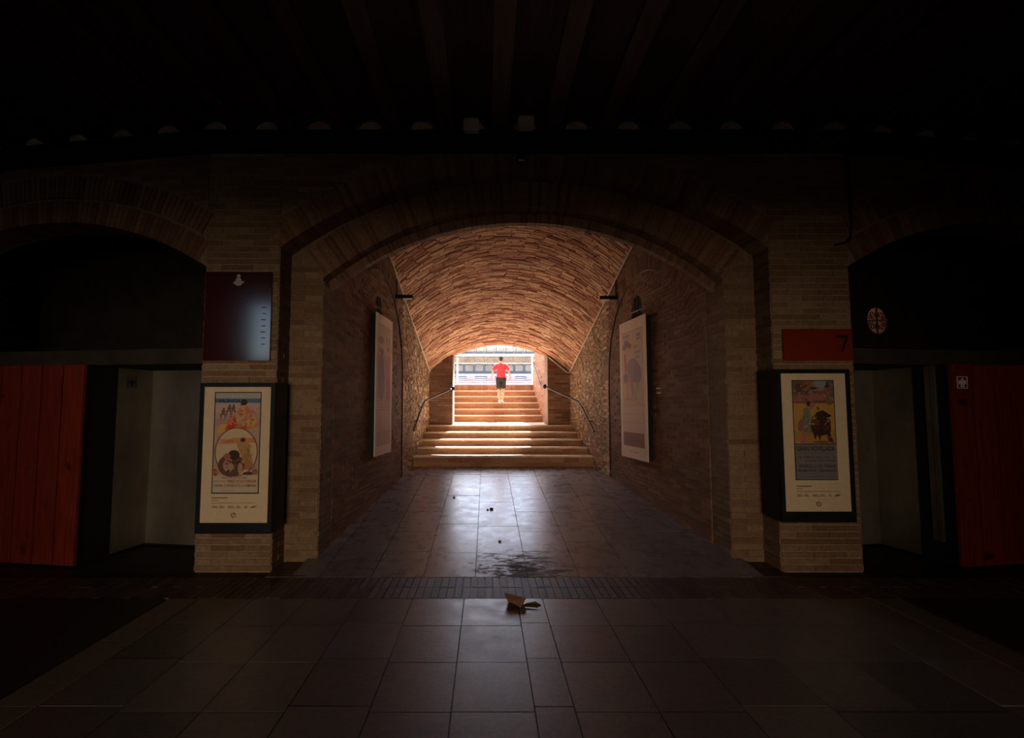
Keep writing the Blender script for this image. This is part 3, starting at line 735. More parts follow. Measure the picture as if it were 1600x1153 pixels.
# dark back walls of the bays, the right one with a round grille
struct(MB().hexa([frL(-.1, 2.6, 0), frL(5.2, 2.6, 0), frL(5.2, 2.8, 0), frL(-.1, 2.8, 0), frL(-.1, 2.6, 5.5), frL(5.2, 2.6, 5.5), frL(5.2, 2.8, 5.5), frL(-.1, 2.8, 5.5)]), 'wall_bay_left', 'dull_dark', 'dark rear wall of the left side bay')
GC = Vector((6.70, 9.0, 3.30)); ga = R(15); gu = Vector((math.cos(ga), math.sin(ga), 0)); gn = Vector((math.sin(ga), -math.cos(ga), 0)); gr = .235
def gp_(a, z, d=0): return GC + gu * a + gn * d + Vector((0, 0, z))
mb = MB(); NG = 48; sq = []
for k in range(NG):
    t = 2 * math.pi * k / NG; cx_, cz_ = math.cos(t), math.sin(t); s = 1 / max(abs(cx_), abs(cz_)); sq.append((cx_ * s * .6, cz_ * s * .6))
for k in range(NG):
    k2 = (k + 1) % NG; t, t2 = 2 * math.pi * k / NG, 2 * math.pi * k2 / NG
    i0, i1 = (gr * math.cos(t), gr * math.sin(t)), (gr * math.cos(t2), gr * math.sin(t2))
    mb.hexa([gp_(*i0, -.045), gp_(*i1, -.045), gp_(*sq[k2], -.045), gp_(*sq[k], -.045), gp_(*i0), gp_(*i1), gp_(*sq[k2]), gp_(*sq[k])])
for (a0, a1, z0, z1) in ((-3.6, -.6, -3.3, 2.2), (.6, 4.4, -3.3, 2.2), (-.6, .6, -3.3, -.6), (-.6, .6, .6, 2.2)):
    mb.hexa([gp_(a0, z0), gp_(a1, z0), gp_(a1, z0, -.045), gp_(a0, z0, -.045), gp_(a0, z1), gp_(a1, z1), gp_(a1, z1, -.045), gp_(a0, z1, -.045)])
struct(mb, 'wall_bay_right', 'dull_dark', 'dark rear wall of the right side bay around the round grille')
gt = thing('round_grille', tuple(GC - Vector((0, 0, gr))), 'round opening filled with scrolled wrought iron above the right enclosure', 'grille')
ring = [gp_(gr * math.cos(2 * math.pi * k / 32), gr * math.sin(2 * math.pi * k / 32), -.02) for k in range(33)]
MB().tube(ring, .012, 6).build('rim', 'black_tube', gt)
MB().tube([gp_(0, -gr, -.02), gp_(0, gr, -.02)], .014, 6).build('bar', 'black_tube', gt)
MB().tube([gp_(-gr, -.01, -.02), gp_(gr, .01, -.02)], .010, 6).build('bar', 'black_tube', gt)
for sx in (-1, 1):
    for sz in (-1, 1):
        pts = []
        for k in range(26):
            t = k / 25; th_ = 2 * math.pi * 1.25 * t; r_ = .062 * (1 - .8 * t); pts.append(gp_(sx * (.10 + r_ * math.cos(th_ + 2.6)), sz * (.115 + r_ * math.sin(th_ + 2.6)), -.02))
        MB().tube([gp_(sx * .01, sz * .03, -.02)] + pts, .008, 5).build('scroll', 'black_tube', gt)
        pts = []
        for k in range(22):
            t = k / 21; th_ = -2 * math.pi * 1.2 * t; r_ = .045 * (1 - .8 * t); pts.append(gp_(sx * (.155 + r_ * math.cos(th_ + 3.6)), sz * (.05 + r_ * math.sin(th_ + 3.6)), -.02))
        MB().tube([gp_(sx * .06, sz * .02, -.02)] + pts, .007, 5).build('scroll', 'black_tube', gt)
def gbox(mb, a0, a1, z0, z1, d0, d1):
    return mb.hexa([gp_(a0, z0, d0), gp_(a1, z0, d0), gp_(a1, z0, d1), gp_(a0, z0, d1), gp_(a0, z1, d0), gp_(a1, z1, d0), gp_(a1, z1, d1), gp_(a0, z1, d1)])
bkw = MB()
gbox(bkw, -1.3, 4.1, -3.3, 3.9, -2.2, -2.3); gbox(bkw, -1.3, -1.2, -3.3, 3.9, -.045, -2.2); gbox(bkw, 4.0, 4.1, -3.3, 3.9, -.045, -2.2); gbox(bkw, -1.3, 4.1, 2.2, 3.9, 0, -.045)
struct(bkw, 'wall_added_well', 'vault_brick', 'brick wall seen through the round grille, in a light well added to light it')  # well and roof openings added to bring sky light onto this brick

# ------------------------------------------------------------------ posters: printed polygons
TXT = {}
def text_mesh(s):
    if s not in TXT:
        cu = bpy.data.curves.new('t', 'FONT'); cu.body = s; cu.size = 1; cu.resolution_u = 2; cu.offset = .018
        ob = bpy.data.objects.new('t', cu); COL.objects.link(ob)
        me = bpy.data.meshes.new_from_object(ob.evaluated_get(bpy.context.evaluated_depsgraph_get()))
        vs = [tuple(v.co) for v in me.vertices]; fs = [tuple(p.vertices) for p in me.polygons]
        bpy.data.objects.remove(ob); bpy.data.curves.remove(cu); bpy.data.meshes.remove(me)
        TXT[s] = (vs, fs)
    return TXT[s]
class Print:
    """flat print on a sheet: P(a,b,d) maps sheet coordinates in metres to the world"""
    def __init__(s, P): s.P = P; s.mb = MB(); s.k = 1
    def poly(s, pts, col):
        d = .0001 * s.k; s.k += 1
        s.mb.add([s.P(a, b, d) for a, b in pts], [tuple(range(len(pts)))], col); return s
    def rect(s, a0, a1, b0, b1, col): return s.poly([(a0, b0), (a1, b0), (a1, b1), (a0, b1)], col)
    def ell(s, a, b, ra, rb, col, rot=0, n=20):
        c, q = math.cos(rot), math.sin(rot)
        return s.poly([(a + ra * math.cos(t) * c - rb * math.sin(t) * q, b + ra * math.cos(t) * q + rb * math.sin(t) * c) for t in [2 * math.pi * k / n for k in range(n)]], col)
    def ringe(s, a, b, ra, rb, w, col, n=36):
        d = .0001 * s.k; s.k += 1; vs = []
        for k in range(n):
            t = 2 * math.pi * k / n; vs += [s.P(a + ra * math.cos(t), b + rb * math.sin(t), d), s.P(a + (ra - w) * math.cos(t), b + (rb - w) * math.sin(t), d)]
        s.mb.add(vs, [(2 * k, 2 * ((k + 1) % n), 2 * ((k + 1) % n) + 1, 2 * k + 1) for k in range(n)], col); return s
    def text(s, st, a, b, w, h, col):
        vs, fs = text_mesh(st); x0 = min(v[0] for v in vs); x1 = max(v[0] for v in vs); y0 = min(v[1] for v in vs); y1 = max(v[1] for v in vs)
        d = .0001 * s.k; s.k += 1
        s.mb.add([s.P(a + (v[0] - x0) / (x1 - x0) * w, b + (v[1] - y0) / (y1 - y0) * h, d) for v in vs], fs, col); return s
    def fade(s, k): s.mb.c = [tuple(min(.95, x * k) for x in c) if c else c for c in s.mb.c]
    def build(s, parent, name='print'): return s.mb.build(name, 'print', parent)
def case(x0, x1, z0, z1, yf, side, label):
    """black display case wrapped round the face of a pier"""
    t = thing('poster_case', ((x0 + x1) / 2, yf, z0), label, 'poster')
    mb = MB().box(x0, x1, yf + .02, YA - .012, z0, z1)
    mb.build('housing', 'case_paint', t)
    if side > 0: MB().box(x1 - .035, x1, YA - .012, YA + .17, z0, z1).build('side_return', 'case_paint', t)
    else: MB().box(x0, x0 + .035, YA - .012, YA + .17, z0, z1).build('side_return', 'case_paint', t)
    px0, px1, pz0, pz1 = x0 + .045, x1 - .045, z0 + .115, z1 - .045
    fm = MB().box(x0, px0, yf, yf + .03, z0, z1).box(px1, x1, yf, yf + .03, z0, z1).box(px0, px1, yf, yf + .03, z0, pz0).box(px0, px1, yf, yf + .03, pz1, z1)
    fm.build('frame', 'case_paint', t)
    MB().box(px0, px1, yf + .014, yf + .022, pz0, pz1).build('paper', 'paper', t)
    return t, Print(lambda a, b, d: (px0 + a, yf + .014 - d, pz0 + b)), px1 - px0, pz1 - pz0
INK = (.05, .04, .035); NAVY = (.035, .05, .075)
# left poster: woman in a fringed shawl over an oval with bull and bullfighter
t, P, w, h = case(-3.15, -2.325, .45, 2.08, 5.845, 1, 'framed bullfight poster with red shawled woman above an oval scene')
u0, u1, v0, v1 = .17 * w, .84 * w, .22 * h, .955 * h
P.rect(u0 - .012, u1 + .012, v0 - .014, v1 + .012, NAVY)
P.rect(u0, u1, v0, v1, (.50, .33, .27))
W2, H2 = u1 - u0, v1 - v0
def L(a, b): return (u0 + a * W2, v0 + b * H2)
def Lr(a0, a1, b0, b1, c): P.rect(u0 + a0 * W2, u0 + a1 * W2, v0 + b0 * H2, v0 + b1 * H2, c)
def Lp(pts, c): P.poly([L(*p) for p in pts], c)
def Le(a, b, ra, rb, c, rot=0): P.ell(u0 + a * W2, v0 + b * H2, ra * W2, rb * H2, c, rot)
def Lt(s, a, b, ww, hh, c): P.text(s, u0 + a * W2, v0 + b * H2, ww * W2, hh * H2, c)
Lr(0, 1, .945, 1, (.52, .45, .40)); Lr(0, 1, .90, .945, (.10, .17, .26)); Lr(0, 1, .80, .90, (.55, .38, .33)); Lr(0, 1, .66, .74, (.46, .27, .25))
Lt('PLAZA DE TOROS', .03, .953, .94, .036, (.36, .33, .34)); Lt('VALENCIA', .06, .903, .50, .034, (.02, .03, .06))
for k, (a, b) in enumerate(((.18, .81), (.31, .845), (.40, .845))):      # riders
    Le(a, b, .045, .02, (.16, .11, .10)); Lp([(a - .07, b - .02), (a + .06, b - .02), (a + .05, b - .09), (a + .02, b - .03), (a - .03, b - .035), (a - .05, b - .10)], (.15, .11, .10)); Le(a + .01, b + .028, .022, .012, (.10, .06, .05))
Lp([(.05, .62), (.14, .68), (.34, .72), (.52, .83), (.60, .87), (.74, .86), (.84, .78), (.97, .71), (.93, .66), (.74, .63), (.52, .66), (.30, .62), (.10, .60)], (.60, .20, .08))
Lp([(.05, .615), (.12, .68), (.26, .69), (.24, .62), (.12, .585)], (.66, .40, .08)); Lp([(.22, .63), (.42, .74), (.52, .80), (.56, .70), (.40, .64)], (.55, .06, .03))
Lp([(.70, .71), (.86, .78), (.96, .71), (.86, .66), (.72, .66)], (.62, .36, .12)); Le(.56, .75, .10, .05, (.58, .36, .20)); Le(.62, .86, .055, .038, (.60, .34, .24)); Le(.64, .905, .075, .030, (.06, .035, .03)); Le(.60, .88, .035, .02, (.08, .04, .03))
Lp([(.56, .66), (.72, .67), (.66, .57), (.62, .60)], (.58, .10, .05)); Le(.58, .70, .16, .012, (.48, .30, .22), .15)
Lr(0, 1, .0, .17, (.58, .46, .34))
Le(.50, .405, .475, .245, (.62, .47, .31)); Lp([(.06, .48), (.42, .545), (.93, .545), (.95, .50), (.50, .49)], (.60, .26, .10))
Lt('CORRIDA', .09, .50, .34, .035, (.55, .10, .06)); Lr(.06, .34, .488, .492, (.50, .25, .2))
Le(.64, .525, .055, .024, (.07, .05, .05)); Lp([(.50, .49), (.60, .505), (.74, .50), (.84, .47), (.80, .42), (.92, .23), (.68, .22), (.62, .36), (.55, .42)], (.48, .27, .11)); Lp([(.66, .39), (.80, .39), (.88, .24), (.70, .23)], (.40, .20, .08))
Le(.40, .27, .30, .115, (.14, .075, .05)); Le(.34, .27, .12, .07, (.46, .26, .17)); Le(.60, .24, .055, .055, (.46, .27, .19)); Le(.45, .375, .13, .048, (.06, .035, .03)); Le(.30, .36, .08, .03, (.42, .14, .10)); Le(.78, .19, .12, .016, (.10, .05, .035))
P.ringe(u0 + .5 * W2, v0 + .405 * H2, .478 * W2, .247 * H2, .010, (.12, .07, .05))
Le(.05, .20, .06, .03, (.45, .16, .06)); Le(.94, .20, .05, .025, (.45, .2, .08))
Lt('GRAN NOVILLADA NOCTURNA', .20, .138, .56, .018, (.30, .10, .06)); Lt('PEREZ DE LA CONCHA', .33, .098, .64, .028, (.24, .07, .05)); Lr(.02, .30, .108, .116, (.35, .22, .17))
Lt('VIANA | VARELITO | CAMARA', .02, .05, .95, .032, (.22, .06, .05)); Lr(.2, .5, .018, .024, (.4, .3, .25))
def strokes(P, n, a0, a1, b0, b1, pal, ra=.03, rb=.006, seed=1):      # brushwork of the printed picture
    rs = random.Random(seed)
    for _ in range(n):
        P.ell(u0 + rs.uniform(a0, a1) * W2, v0 + rs.uniform(b0, b1) * H2, ra * W2 * rs.uniform(.4, 1.3), rb * H2 * rs.uniform(.5, 1.4), rs.choice(pal), rs.uniform(-.9, .9), 7)
strokes(P, 34, .30, .90, .665, .82, [(.66, .30, .10), (.50, .10, .05), (.68, .44, .16), (.56, .34, .24), (.44, .12, .08)], .035, .008, 3)
strokes(P, 14, .70, .97, .74, .86, [(.50, .28, .28), (.56, .34, .30)], .05, .008, 4)
strokes(P, 16, .62, .86, .25, .47, [(.40, .21, .08), (.56, .34, .15), (.34, .16, .07)], .02, .014, 5)
strokes(P, 16, .20, .62, .20, .33, [(.10, .05, .035), (.30, .16, .10), (.40, .23, .15), (.07, .04, .03)], .04, .010, 6)
strokes(P, 12, .02, .12, .17, .27, [(.42, .15, .07), (.5, .26, .18), (.2, .1, .08)], .03, .008, 7); strokes(P, 12, .88, .98, .17, .27, [(.42, .15, .07), (.5, .26, .18), (.2, .1, .08)], .03, .008, 8)
Le(.615, .855, .03, .022, (.64, .40, .30)); Lr(.60, .63, .853, .857, (.2, .1, .08))
def footer(P, w, h):
    c = (.25, .17, .11); P.rect(.17 * w, .40 * w, .178 * h, .184 * h, c); P.rect(.17 * w, .27 * w, .160 * h, .164 * h, (.36, .26, .18)); P.rect(.17 * w, .82 * w, .142 * h, .1445 * h, (.36, .26, .18))
    for a, b in ((.18, .27), (.29, .36), (.41, .52), (.54, .60), (.66, .70)):
        P.rect(a * w, b * w, .108 * h, .114 * h, (.36, .27, .19)); P.rect(a * w, (a * .3 + b * .7) * w, .119 * h, .123 * h, (.36, .27, .19))
    P.poly([(.74 * w, .108 * h), (.80 * w, .110 * h), (.84 * w, .124 * h), (.77 * w, .121 * h)], (.24, .16, .1))
    P.ringe(.5 * w, .055 * h, .026, .026, .006, (.24, .10, .07)); P.text('7', .49 * w, .048 * h, .012, .022, (.3, .16, .1))
footer(P, w, h); P.build(t)
# right poster: bullfighter and bull
t, P, w, h = case(3.20, 4.005, .57, 2.23, 5.845, -1, 'framed bullfight poster with gold arena scene above grey lettering')
u0, u1, v0, v1 = .185 * w, .81 * w, .23 * h, .945 * h; W2, H2 = u1 - u0, v1 - v0
P.rect(u0 - .010, u1 + .010, v0 - .010, v1 + .010, NAVY); P.rect(u0, u1, v0, v1, (.22, .19, .19))
Lr(0, 1, .355, 1, (.50, .28, .06)); Lr(0, 1, .355, .50, (.44, .22, .06)); Lr(0, 1, .77, 1, (.16, .10, .08)); Lr(.52, .86, .90, 1, (.26, .27, .25)); Lr(0, .52, .78, .86, (.30, .12, .10)); Lr(.1, .8, .80, .87, (.36, .13, .12))
Lp([(.30, .995), (.52, .99), (.48, .93), (.30, .92)], (.34, .11, .05)); Lp([(.78, .93), (.92, .93), (.85, .985)], (.03, .03, .04)); Le(.84, .885, .10, .05, (.26, .11, .07)); Le(.88, .80, .10, .05, (.20, .13, .08)); Le(.15, .93, .09, .05, (.10, .06, .05)); Le(.30, .88, .14, .03, (.15, .08, .06)); Le(.52, .925, .10, .012, (.05, .03, .03))
Lp([(.45, .47), (.44, .60), (.56, .68), (.72, .70), (.86, .66), (.90, .52), (.88, .46), (.96, .36), (.84, .37), (.80, .45), (.66, .44), (.62, .39), (.56, .45), (.50, .40)], (.06, .025, .018))
Le(.52, .58, .10, .07, (.16, .055, .03)); Le(.42, .53, .05, .055, (.05, .03, .02)); Lp([(.10, .58), (.25, .63), (.24, .50), (.08, .47)], (.26, .13, .12))
Lp([(.22, .64), (.42, .66), (.40, .47), (.20, .46)], (.20, .20, .15)); Le(.32, .68, .09, .05, (.22, .19, .17)); Le(.37, .765, .05, .028, (.06, .04, .035)); Lp([(.38, .74), (.55, .775), (.53, .755), (.42, .70)], (.34, .16, .12)); Lp([(.18, .46), (.30, .46), (.26, .38), (.32, .365), (.14, .37)], (.46, .14, .14)); Lp([(.30, .46), (.38, .46), (.36, .42)], (.40, .14, .14)); Le(.60, .72, .03, .02, (.14, .06, .04)); Le(.70, .375, .28, .012, (.20, .09, .04))
strokes(P, 60, .03, .97, .79, .985, [(.10, .06, .05), (.30, .14, .10), (.36, .20, .12), (.18, .12, .10), (.24, .20, .18), (.40, .16, .13)], .035, .010, 11)
strokes(P, 24, .05, .95, .36, .76, [(.56, .34, .08), (.48, .22, .05), (.60, .38, .12)], .05, .005, 12)
strokes(P, 22, .47, .88, .47, .68, [(.04, .018, .014), (.13, .05, .03), (.09, .035, .025)], .035, .012, 13)
strokes(P, 14, .22, .41, .48, .70, [(.28, .27, .22), (.14, .14, .11), (.36, .24, .18)], .02, .012, 14)
Lr(0, 1, 0, .352, (.20, .175, .18)); Lr(0, 1, .350, .358, (.08, .05, .05))
Lt('GRAN NOVILLADA', .03, .285, .92, .05, (.025, .025, .035)); Lr(.05, .95, .262, .267, (.1, .09, .09))
Lt('12', .05, .215, .07, .022, INK); Lt('12', .88, .215, .07, .022, INK); Lt('SAMUEL HNOS. 1919', .18, .215, .64, .022, (.08, .07, .07)); Lt('CONDE DE SANTA COLOMA', .20, .178, .75, .020, (.07, .06, .06))
Lt('ANGELILLO DE TRIANA', .05, .118, .92, .034, INK); Lt('BELMONTE | BEJARANO', .03, .068, .95, .034, INK); Lr(.05, .95, .052, .055, (.1, .09, .09)); Lr(.05, .95, .02, .035, (.17, .14, .14))
footer(P, w, h); P.build(t)
# plaques on the piers
t = thing('wall_plaque', (-2.84, YA - .02, 2.34), 'glossy maroon plaque with a small pale crest, over the woman poster', 'plaque')
MB().box(-3.21, -2.455, YA - .045, YA + .0, 2.34, 3.36).build('panel', 'maroon_gloss', t)
P = Print(lambda a, b, d: (-3.21 + a, YA - .0455 - d, 2.34 + b)); c = (.45, .36, .34)
P.ell(.375, .965, .022, .028, c); P.ell(.375, .925, .035, .02, c); P.poly([(.33, .87), (.42, .87), (.40, .91), (.375, .90), (.345, .915)], c); P.ell(.335, .895, .02, .014, c); P.ell(.42, .90, .022, .012, c); P.ell(.375, .868, .03, .01, c)
P.build(t)
for k in range(7):
    P = Print(lambda a, b, d: (-3.21 + a, YA - .0455 - d, 2.34 + b)); P.rect(.66 + random.uniform(-.02, .01), .70, .18 + k * .07, .192 + k * .07, (.22, .07, .08)); P.build(t, 'text_line')
t = thing('wall_plaque', (3.76, YA - .02, 2.34), 'glossy red plaque numbered 7 above a poster case', 'plaque')
MB().box(3.37, 4.15, YA - .045, YA, 2.34, 2.70).build('panel', 'red_gloss', t)
P = Print(lambda a, b, d: (3.37 + a, YA - .0455 - d, 2.34 + b)); P.text('7', .64, .09, .10, .20, (.015, .012, .012)); P.rect(.60, .66, .255, .29, (.03, .015, .012)); P.build(t)

# tunnel banners on the side walls
def banner(side, ya, yb, z0, z1, off, label):
    X = xl if side < 0 else xr; sg = 1 if side < 0 else -1
    A = Vector((X(ya) + sg * off, ya, 0)); B = Vector((X(yb) + sg * off, yb, 0)); ud = (B - A); Lw = ud.length; ud.normalize(); n = Vector((ud.y, -ud.x, 0)) if side < 0 else Vector((-ud.y, ud.x, 0))
    t = thing('banner', ((A.x + B.x) / 2, (ya + yb) / 2, z0), label, 'banner')
    def at(a, z, d): p = A + ud * a + n * d; return (p.x, p.y, z)
    def slab(a0, a1, b0, b1, d0, d1):
        p = [at(a0, b0, d1), at(a1, b0, d1), at(a1, b0, d0), at(a0, b0, d0), at(a0, b1, d1), at(a1, b1, d1), at(a1, b1, d0), at(a0, b1, d0)]
        if side > 0: p = [p[1], p[0], p[3], p[2], p[5], p[4], p[7], p[6]]
        return MB().hexa(p)
    slab(.02, Lw - .02, z0 + .02, z1 - .02, -off - .0 + .005, -.01).build('stretcher_frame', 'black_paint', t)
    slab(0, Lw, z0, z1, -.012, 0).build('canvas', 'poster_paper', t)
    # print runs left to right as the viewer sees it
    if side < 0: P = Print(lambda a, b, d: at(a * Lw, z0 + b * (z1 - z0), d))
    else: P = Print(lambda a, b, d: at((1 - a) * Lw, z0 + b * (z1 - z0), d))
    return t, P
t, P = banner(-1, 8.42, 9.46, 1.04, 3.345, .11, 'cream banner printed with a tall dark standing figure')
P.rect(.10, .90, .065, .93, (.40, .29, .25)); P.rect(.11, .89, .07, .925, (.56, .41, .33)); P.rect(.11, .89, .36, .72, (.50, .30, .27)); P.rect(.11, .89, .36, .44, (.54, .33, .26))
P.ell(.30, .82, .16, .030, (.40, .28, .28)); P.rect(.16, .46, .73, .76, (.38, .27, .27)); P.rect(.60, .66, .80, .86, (.36, .25, .25)); P.rect(.76, .82, .80, .86, (.36, .25, .25)); P.ell(.72, .77, .08, .02, (.48, .22, .10))
P.poly([(.20, .70), (.36, .72), (.46, .68), (.52, .55), (.48, .42), (.40, .38), (.22, .40), (.16, .52)], (.30, .22, .24)); P.ell(.34, .73, .08, .022, (.28, .19, .19)); P.poly([(.55, .66), (.78, .70), (.84, .50), (.62, .40)], (.50, .24, .22)); P.poly([(.60, .52), (.80, .58), (.86, .40), (.60, .38)], (.44, .21, .22))
for b in (.352, .335, .318): P.rect(.14, .86, b, b + .004, (.34, .24, .20))
P.rect(.11, .89, .07, .16, (.50, .36, .25)); P.rect(.11, .89, .158, .162, (.34, .24, .2)); P.fade(1.3); P.build(t)
t, P = banner(1, 8.58, 9.77, .94, 3.345, .11, 'cream banner printed with a bull and a figure in a broad hat')
P.rect(.10, .90, .085, .92, (.36, .26, .23)); P.rect(.11, .89, .09, .915, (.56, .42, .34)); P.rect(.11, .89, .38, .56, (.56, .38, .26))
P.rect(.14, .40, .875, .90, (.38, .29, .29)); P.rect(.18, .36, .845, .865, (.38, .29, .29)); P.rect(.68, .82, .865, .885, (.30, .24, .25)); P.rect(.68, .82, .84, .855, (.30, .24, .25)); P.rect(.56, .74, .785, .805, (.44, .29, .22)); P.rect(.58, .82, .745, .765, (.40, .31, .32)); P.rect(.60, .78, .71, .73, (.40, .31, .32))
P.ell(.30, .81, .20, .026, (.30, .22, .23)); P.ell(.30, .825, .12, .026, (.28, .20, .21)); P.ell(.32, .775, .09, .03, (.56, .38, .28)); P.poly([(.18, .76), (.26, .76), (.30, .64), (.20, .62)], (.52, .18, .13))
P.ell(.56, .63, .26, .085, (.36, .26, .27), -.1); P.ell(.68, .60, .16, .07, (.32, .24, .26)); P.ell(.24, .58, .10, .04, (.34, .22, .2)); P.poly([(.40, .58), (.52, .56), (.56, .46), (.48, .44)], (.36, .26, .26)); P.poly([(.64, .54), (.76, .55), (.62, .43), (.57, .44)], (.42, .30, .26)); P.poly([(.30, .55), (.40, .56), (.34, .44), (.24, .42)], (.50, .32, .25)); P.ell(.45, .425, .30, .012, (.46, .29, .2))
P.rect(.11, .89, .375, .379, (.34, .24, .2)); P.rect(.11, .89, .315, .318, (.36, .27, .23)); P.rect(.11, .89, .255, .258, (.36, .27, .23)); P.rect(.11, .89, .09, .185, (.28, .15, .12)); P.rect(.14, .55, .11, .16, (.22, .14, .12))
for a in (.36, .43, .52, .58, .63): P.rect(a, a + .035, .045, .052, (.25, .17, .14))
P.fade(1.3); P.build(t)
tag(MB().hexa([(xr(8.30) - .012, 8.30, 2.03), (xr(8.44) - .012, 8.44, 2.03), (xr(8.44), 8.44, 2.03), (xr(8.30), 8.30, 2.03), (xr(8.30) - .012, 8.30, 2.13), (xr(8.44) - .012, 8.44, 2.13), (xr(8.44), 8.44, 2.13), (xr(8.30), 8.30, 2.13)]).build('caption_card', 'white_paint'), 'tiny white caption card on the wall beside the bull banner', 'card')

# ------------------------------------------------------------------ tunnel fittings
for side in (-1, 1):
    X = xl if side < 0 else xr; sg = 1 if side < 0 else -1; y = 10.05 if side < 0 else 10.15; z = 3.93
    t = thing('floodlight', (X(y), y, z), 'black bar floodlight on the ' + ('wall over the standing figure banner' if side < 0 else 'wall over the bull banner'), 'light')
    MB().tube([(X(y) , y, z + .34), (X(y) + sg * .03, y, z + .34), (X(y) + sg * .03, y, z + .03)], .014, 6).build('bracket', 'black_tube', t)
    MB().box(min(X(y), X(y) + sg * .34), max(X(y), X(y) + sg * .34), y - .04, y + .04, z - .03, z + .035).build('housing', 'black_paint', t)
    a, b = sorted((X(y) + sg * .16, X(y) + sg * .32)); MB().box(a, b, y - .03, y + .03, z - .042, z - .028).build('lens', 'white_paint', t)
    pts = [(X(q) + sg * .028, q, zs(q) - .035) for q in [7.2 + i * .5 for i in range(13)] + [YE - .06]]
    if side > 0: pts += [(2.08, YE - .03, 2.73), (1.60, YE - .03, 3.13)]
    tag(MB().tube(pts, .016, 6).build('conduit', 'white_pipe'), 'thin pale pipe along the vault springing ' + ('over the standing figure banner' if side < 0 else 'that turns down to the exit arch'), 'pipe')
# handrails
def rail(name, pts, posts, label, mat='black_tube', r=.022, end=True):
    t = thing(name, pts[0], label, 'handrail')
    MB().tube(pts, r, 8).build('tube', mat, t)
    for a, b in posts: MB().tube([a, b], .012, 6).build('bracket', mat, t)
    if end: MB().ball(pts[-1], .05, .05, .06).build('end_cap', 'black_paint', t)
    return t
lp_ = [(xl(11.5) + .08, 11.5, 1.33), (xl(12.3) + .08, 12.3, 1.78), (xl(12.75) + .08, 12.75, 1.98), (-0.86, YE - .10, 2.31)]
rail('handrail', lp_, [((xl(11.9), 11.9, 1.5), (xl(11.9) + .08, 11.9, 1.555)), ((xl(12.5), 12.5, 1.8), (xl(12.5) + .08, 12.5, 1.87)), ((-.95, YE, 2.22), (-.95, YE - .10, 2.27))], 'black tubular handrail rising to the bright edge of the exit')
rp_ = [(xr(11.5) - .08, 11.5, 1.30), (xr(12.3) - .08, 12.3, 1.76), (xr(12.75) - .08, 12.75, 1.97), (1.50, YE - .10, 2.36)]
rail('handrail', rp_, [((xr(11.9), 11.9, 1.5), (xr(11.9) - .08, 11.9, 1.53)), ((xr(12.5), 12.5, 1.8), (xr(12.5) - .08, 12.5, 1.85)), ((1.7, YE, 2.22), (1.7, YE - .10, 2.29))], 'black tubular handrail rising towards the grey outdoor rail')
gr_ = [(1.60, YE + .70, 2.42), (lx1(16.0) - .09, 16.0, 2.42), (lx1(17.9) - .09, 17.9, 3.55)]
rail('handrail', gr_, [((lx1(16.4), 16.4, 2.55), (lx1(16.4) - .09, 16.4, 2.64)), ((lx1(17.6), 17.6, 3.25), (lx1(17.6) - .09, 17.6, 3.36))], 'thin grey metal rail climbing the sunlit side wall', 'chrome_tube', .02, False)
# white railing on the parapet
t = thing('railing', (.35, YP + .2, 2.60), 'white tubular railing on the brick parapet facing the arena', 'railing')
for x in (-1.0, 1.58): MB().tube([(x, YP + .2, 2.60), (x, YP + .2, 3.55)], .028, 8).build('post', 'white_paint', t)
for z_ in (2.66,): MB().tube([(-1.0, YP + .2, z_), (1.58, YP + .2, z_)], .018, 6).build('rail', 'white_paint', t)
MB().tube([(-1.0, YP + .2, 2.95), (1.58, YP + .2, 2.95)], .016, 6).build('rail', 'white_paint', t)

# ------------------------------------------------------------------ far grandstand of the arena
def zat(py, Y): return CAM_H + (638 - py) / 830.0 * Y
gs = thing('grandstand', (0, 66, -.3), 'far grandstand with pale seat rows, columned gallery and glazed upper storey', 'building')
X0g, X1g = -16, 18
rowsY = [66, 68, 70, 72, 74, 76]; rowpy = [599.3, 595.6, 592.6, 589.5, 586.5, 584]
MB().box(X0g, X1g, 65.6, 66.2, -.3, zat(601, 66)).build('barrier_wall', 'vomitory_paint', gs)
zprev = -.3
for Yr, p in zip(rowsY, rowpy):
    z = zat(p, Yr); MB().box(X0g, X1g, Yr, Yr + 2.0, zprev, z - .12).build('seat_row', 'seat_riser', gs); MB().box(X0g, X1g, Yr - .05, Yr + .75, z - .12, z).build('bench', 'seat_concrete', gs); zprev = z - .5
for px in (703, 735.5, 767, 798, 828, 860):
    x = (px - 760) / 830 * 71; MB().box(x - .48, x + .48, 69.4, 75.5, zat(598, 69), zat(586.8, 69.4)).build('vomitory', 'vomitory_paint', gs)
Yg = 78
MB().box(X0g, X1g, Yg + 2, Yg + 2.3, 3, zat(540, Yg)).build('gallery_wall', 'gallery_wall', gs)
MB().box(X0g, X1g, Yg - .3, Yg + 2, 3, zat(583, Yg)).build('gallery_floor', 'seat_riser', gs)
MB().box(X0g, X1g, Yg + .5, Yg + 2.0, zat(583, Yg), zat(579.5, Yg)).build('gallery_seats', 'seat_riser', gs)
for px in [725 + 15.7 * k for k in range(-5, 12)]:
    x = (px - 760) / 830 * Yg; z0_, z1_ = zat(583.5, Yg), zat(568, Yg)
    cm = MB().box(x - .17, x + .17, Yg - .1, Yg + .24, z0_, z1_); cm.box(x - .26, x + .26, Yg - .18, Yg + .32, z1_ - .35, z1_); cm.build('column', 'gallery_column', gs)
MB().box(X0g, X1g, Yg - .2, Yg + 2, zat(568.5, Yg), zat(567, Yg)).build('balcony_slab', 'balustrade_back', gs)
MB().box(X0g, X1g, Yg + 1.7, Yg + 2, zat(567, Yg), zat(553, Yg)).build('balcony_wall', 'balustrade_back', gs)
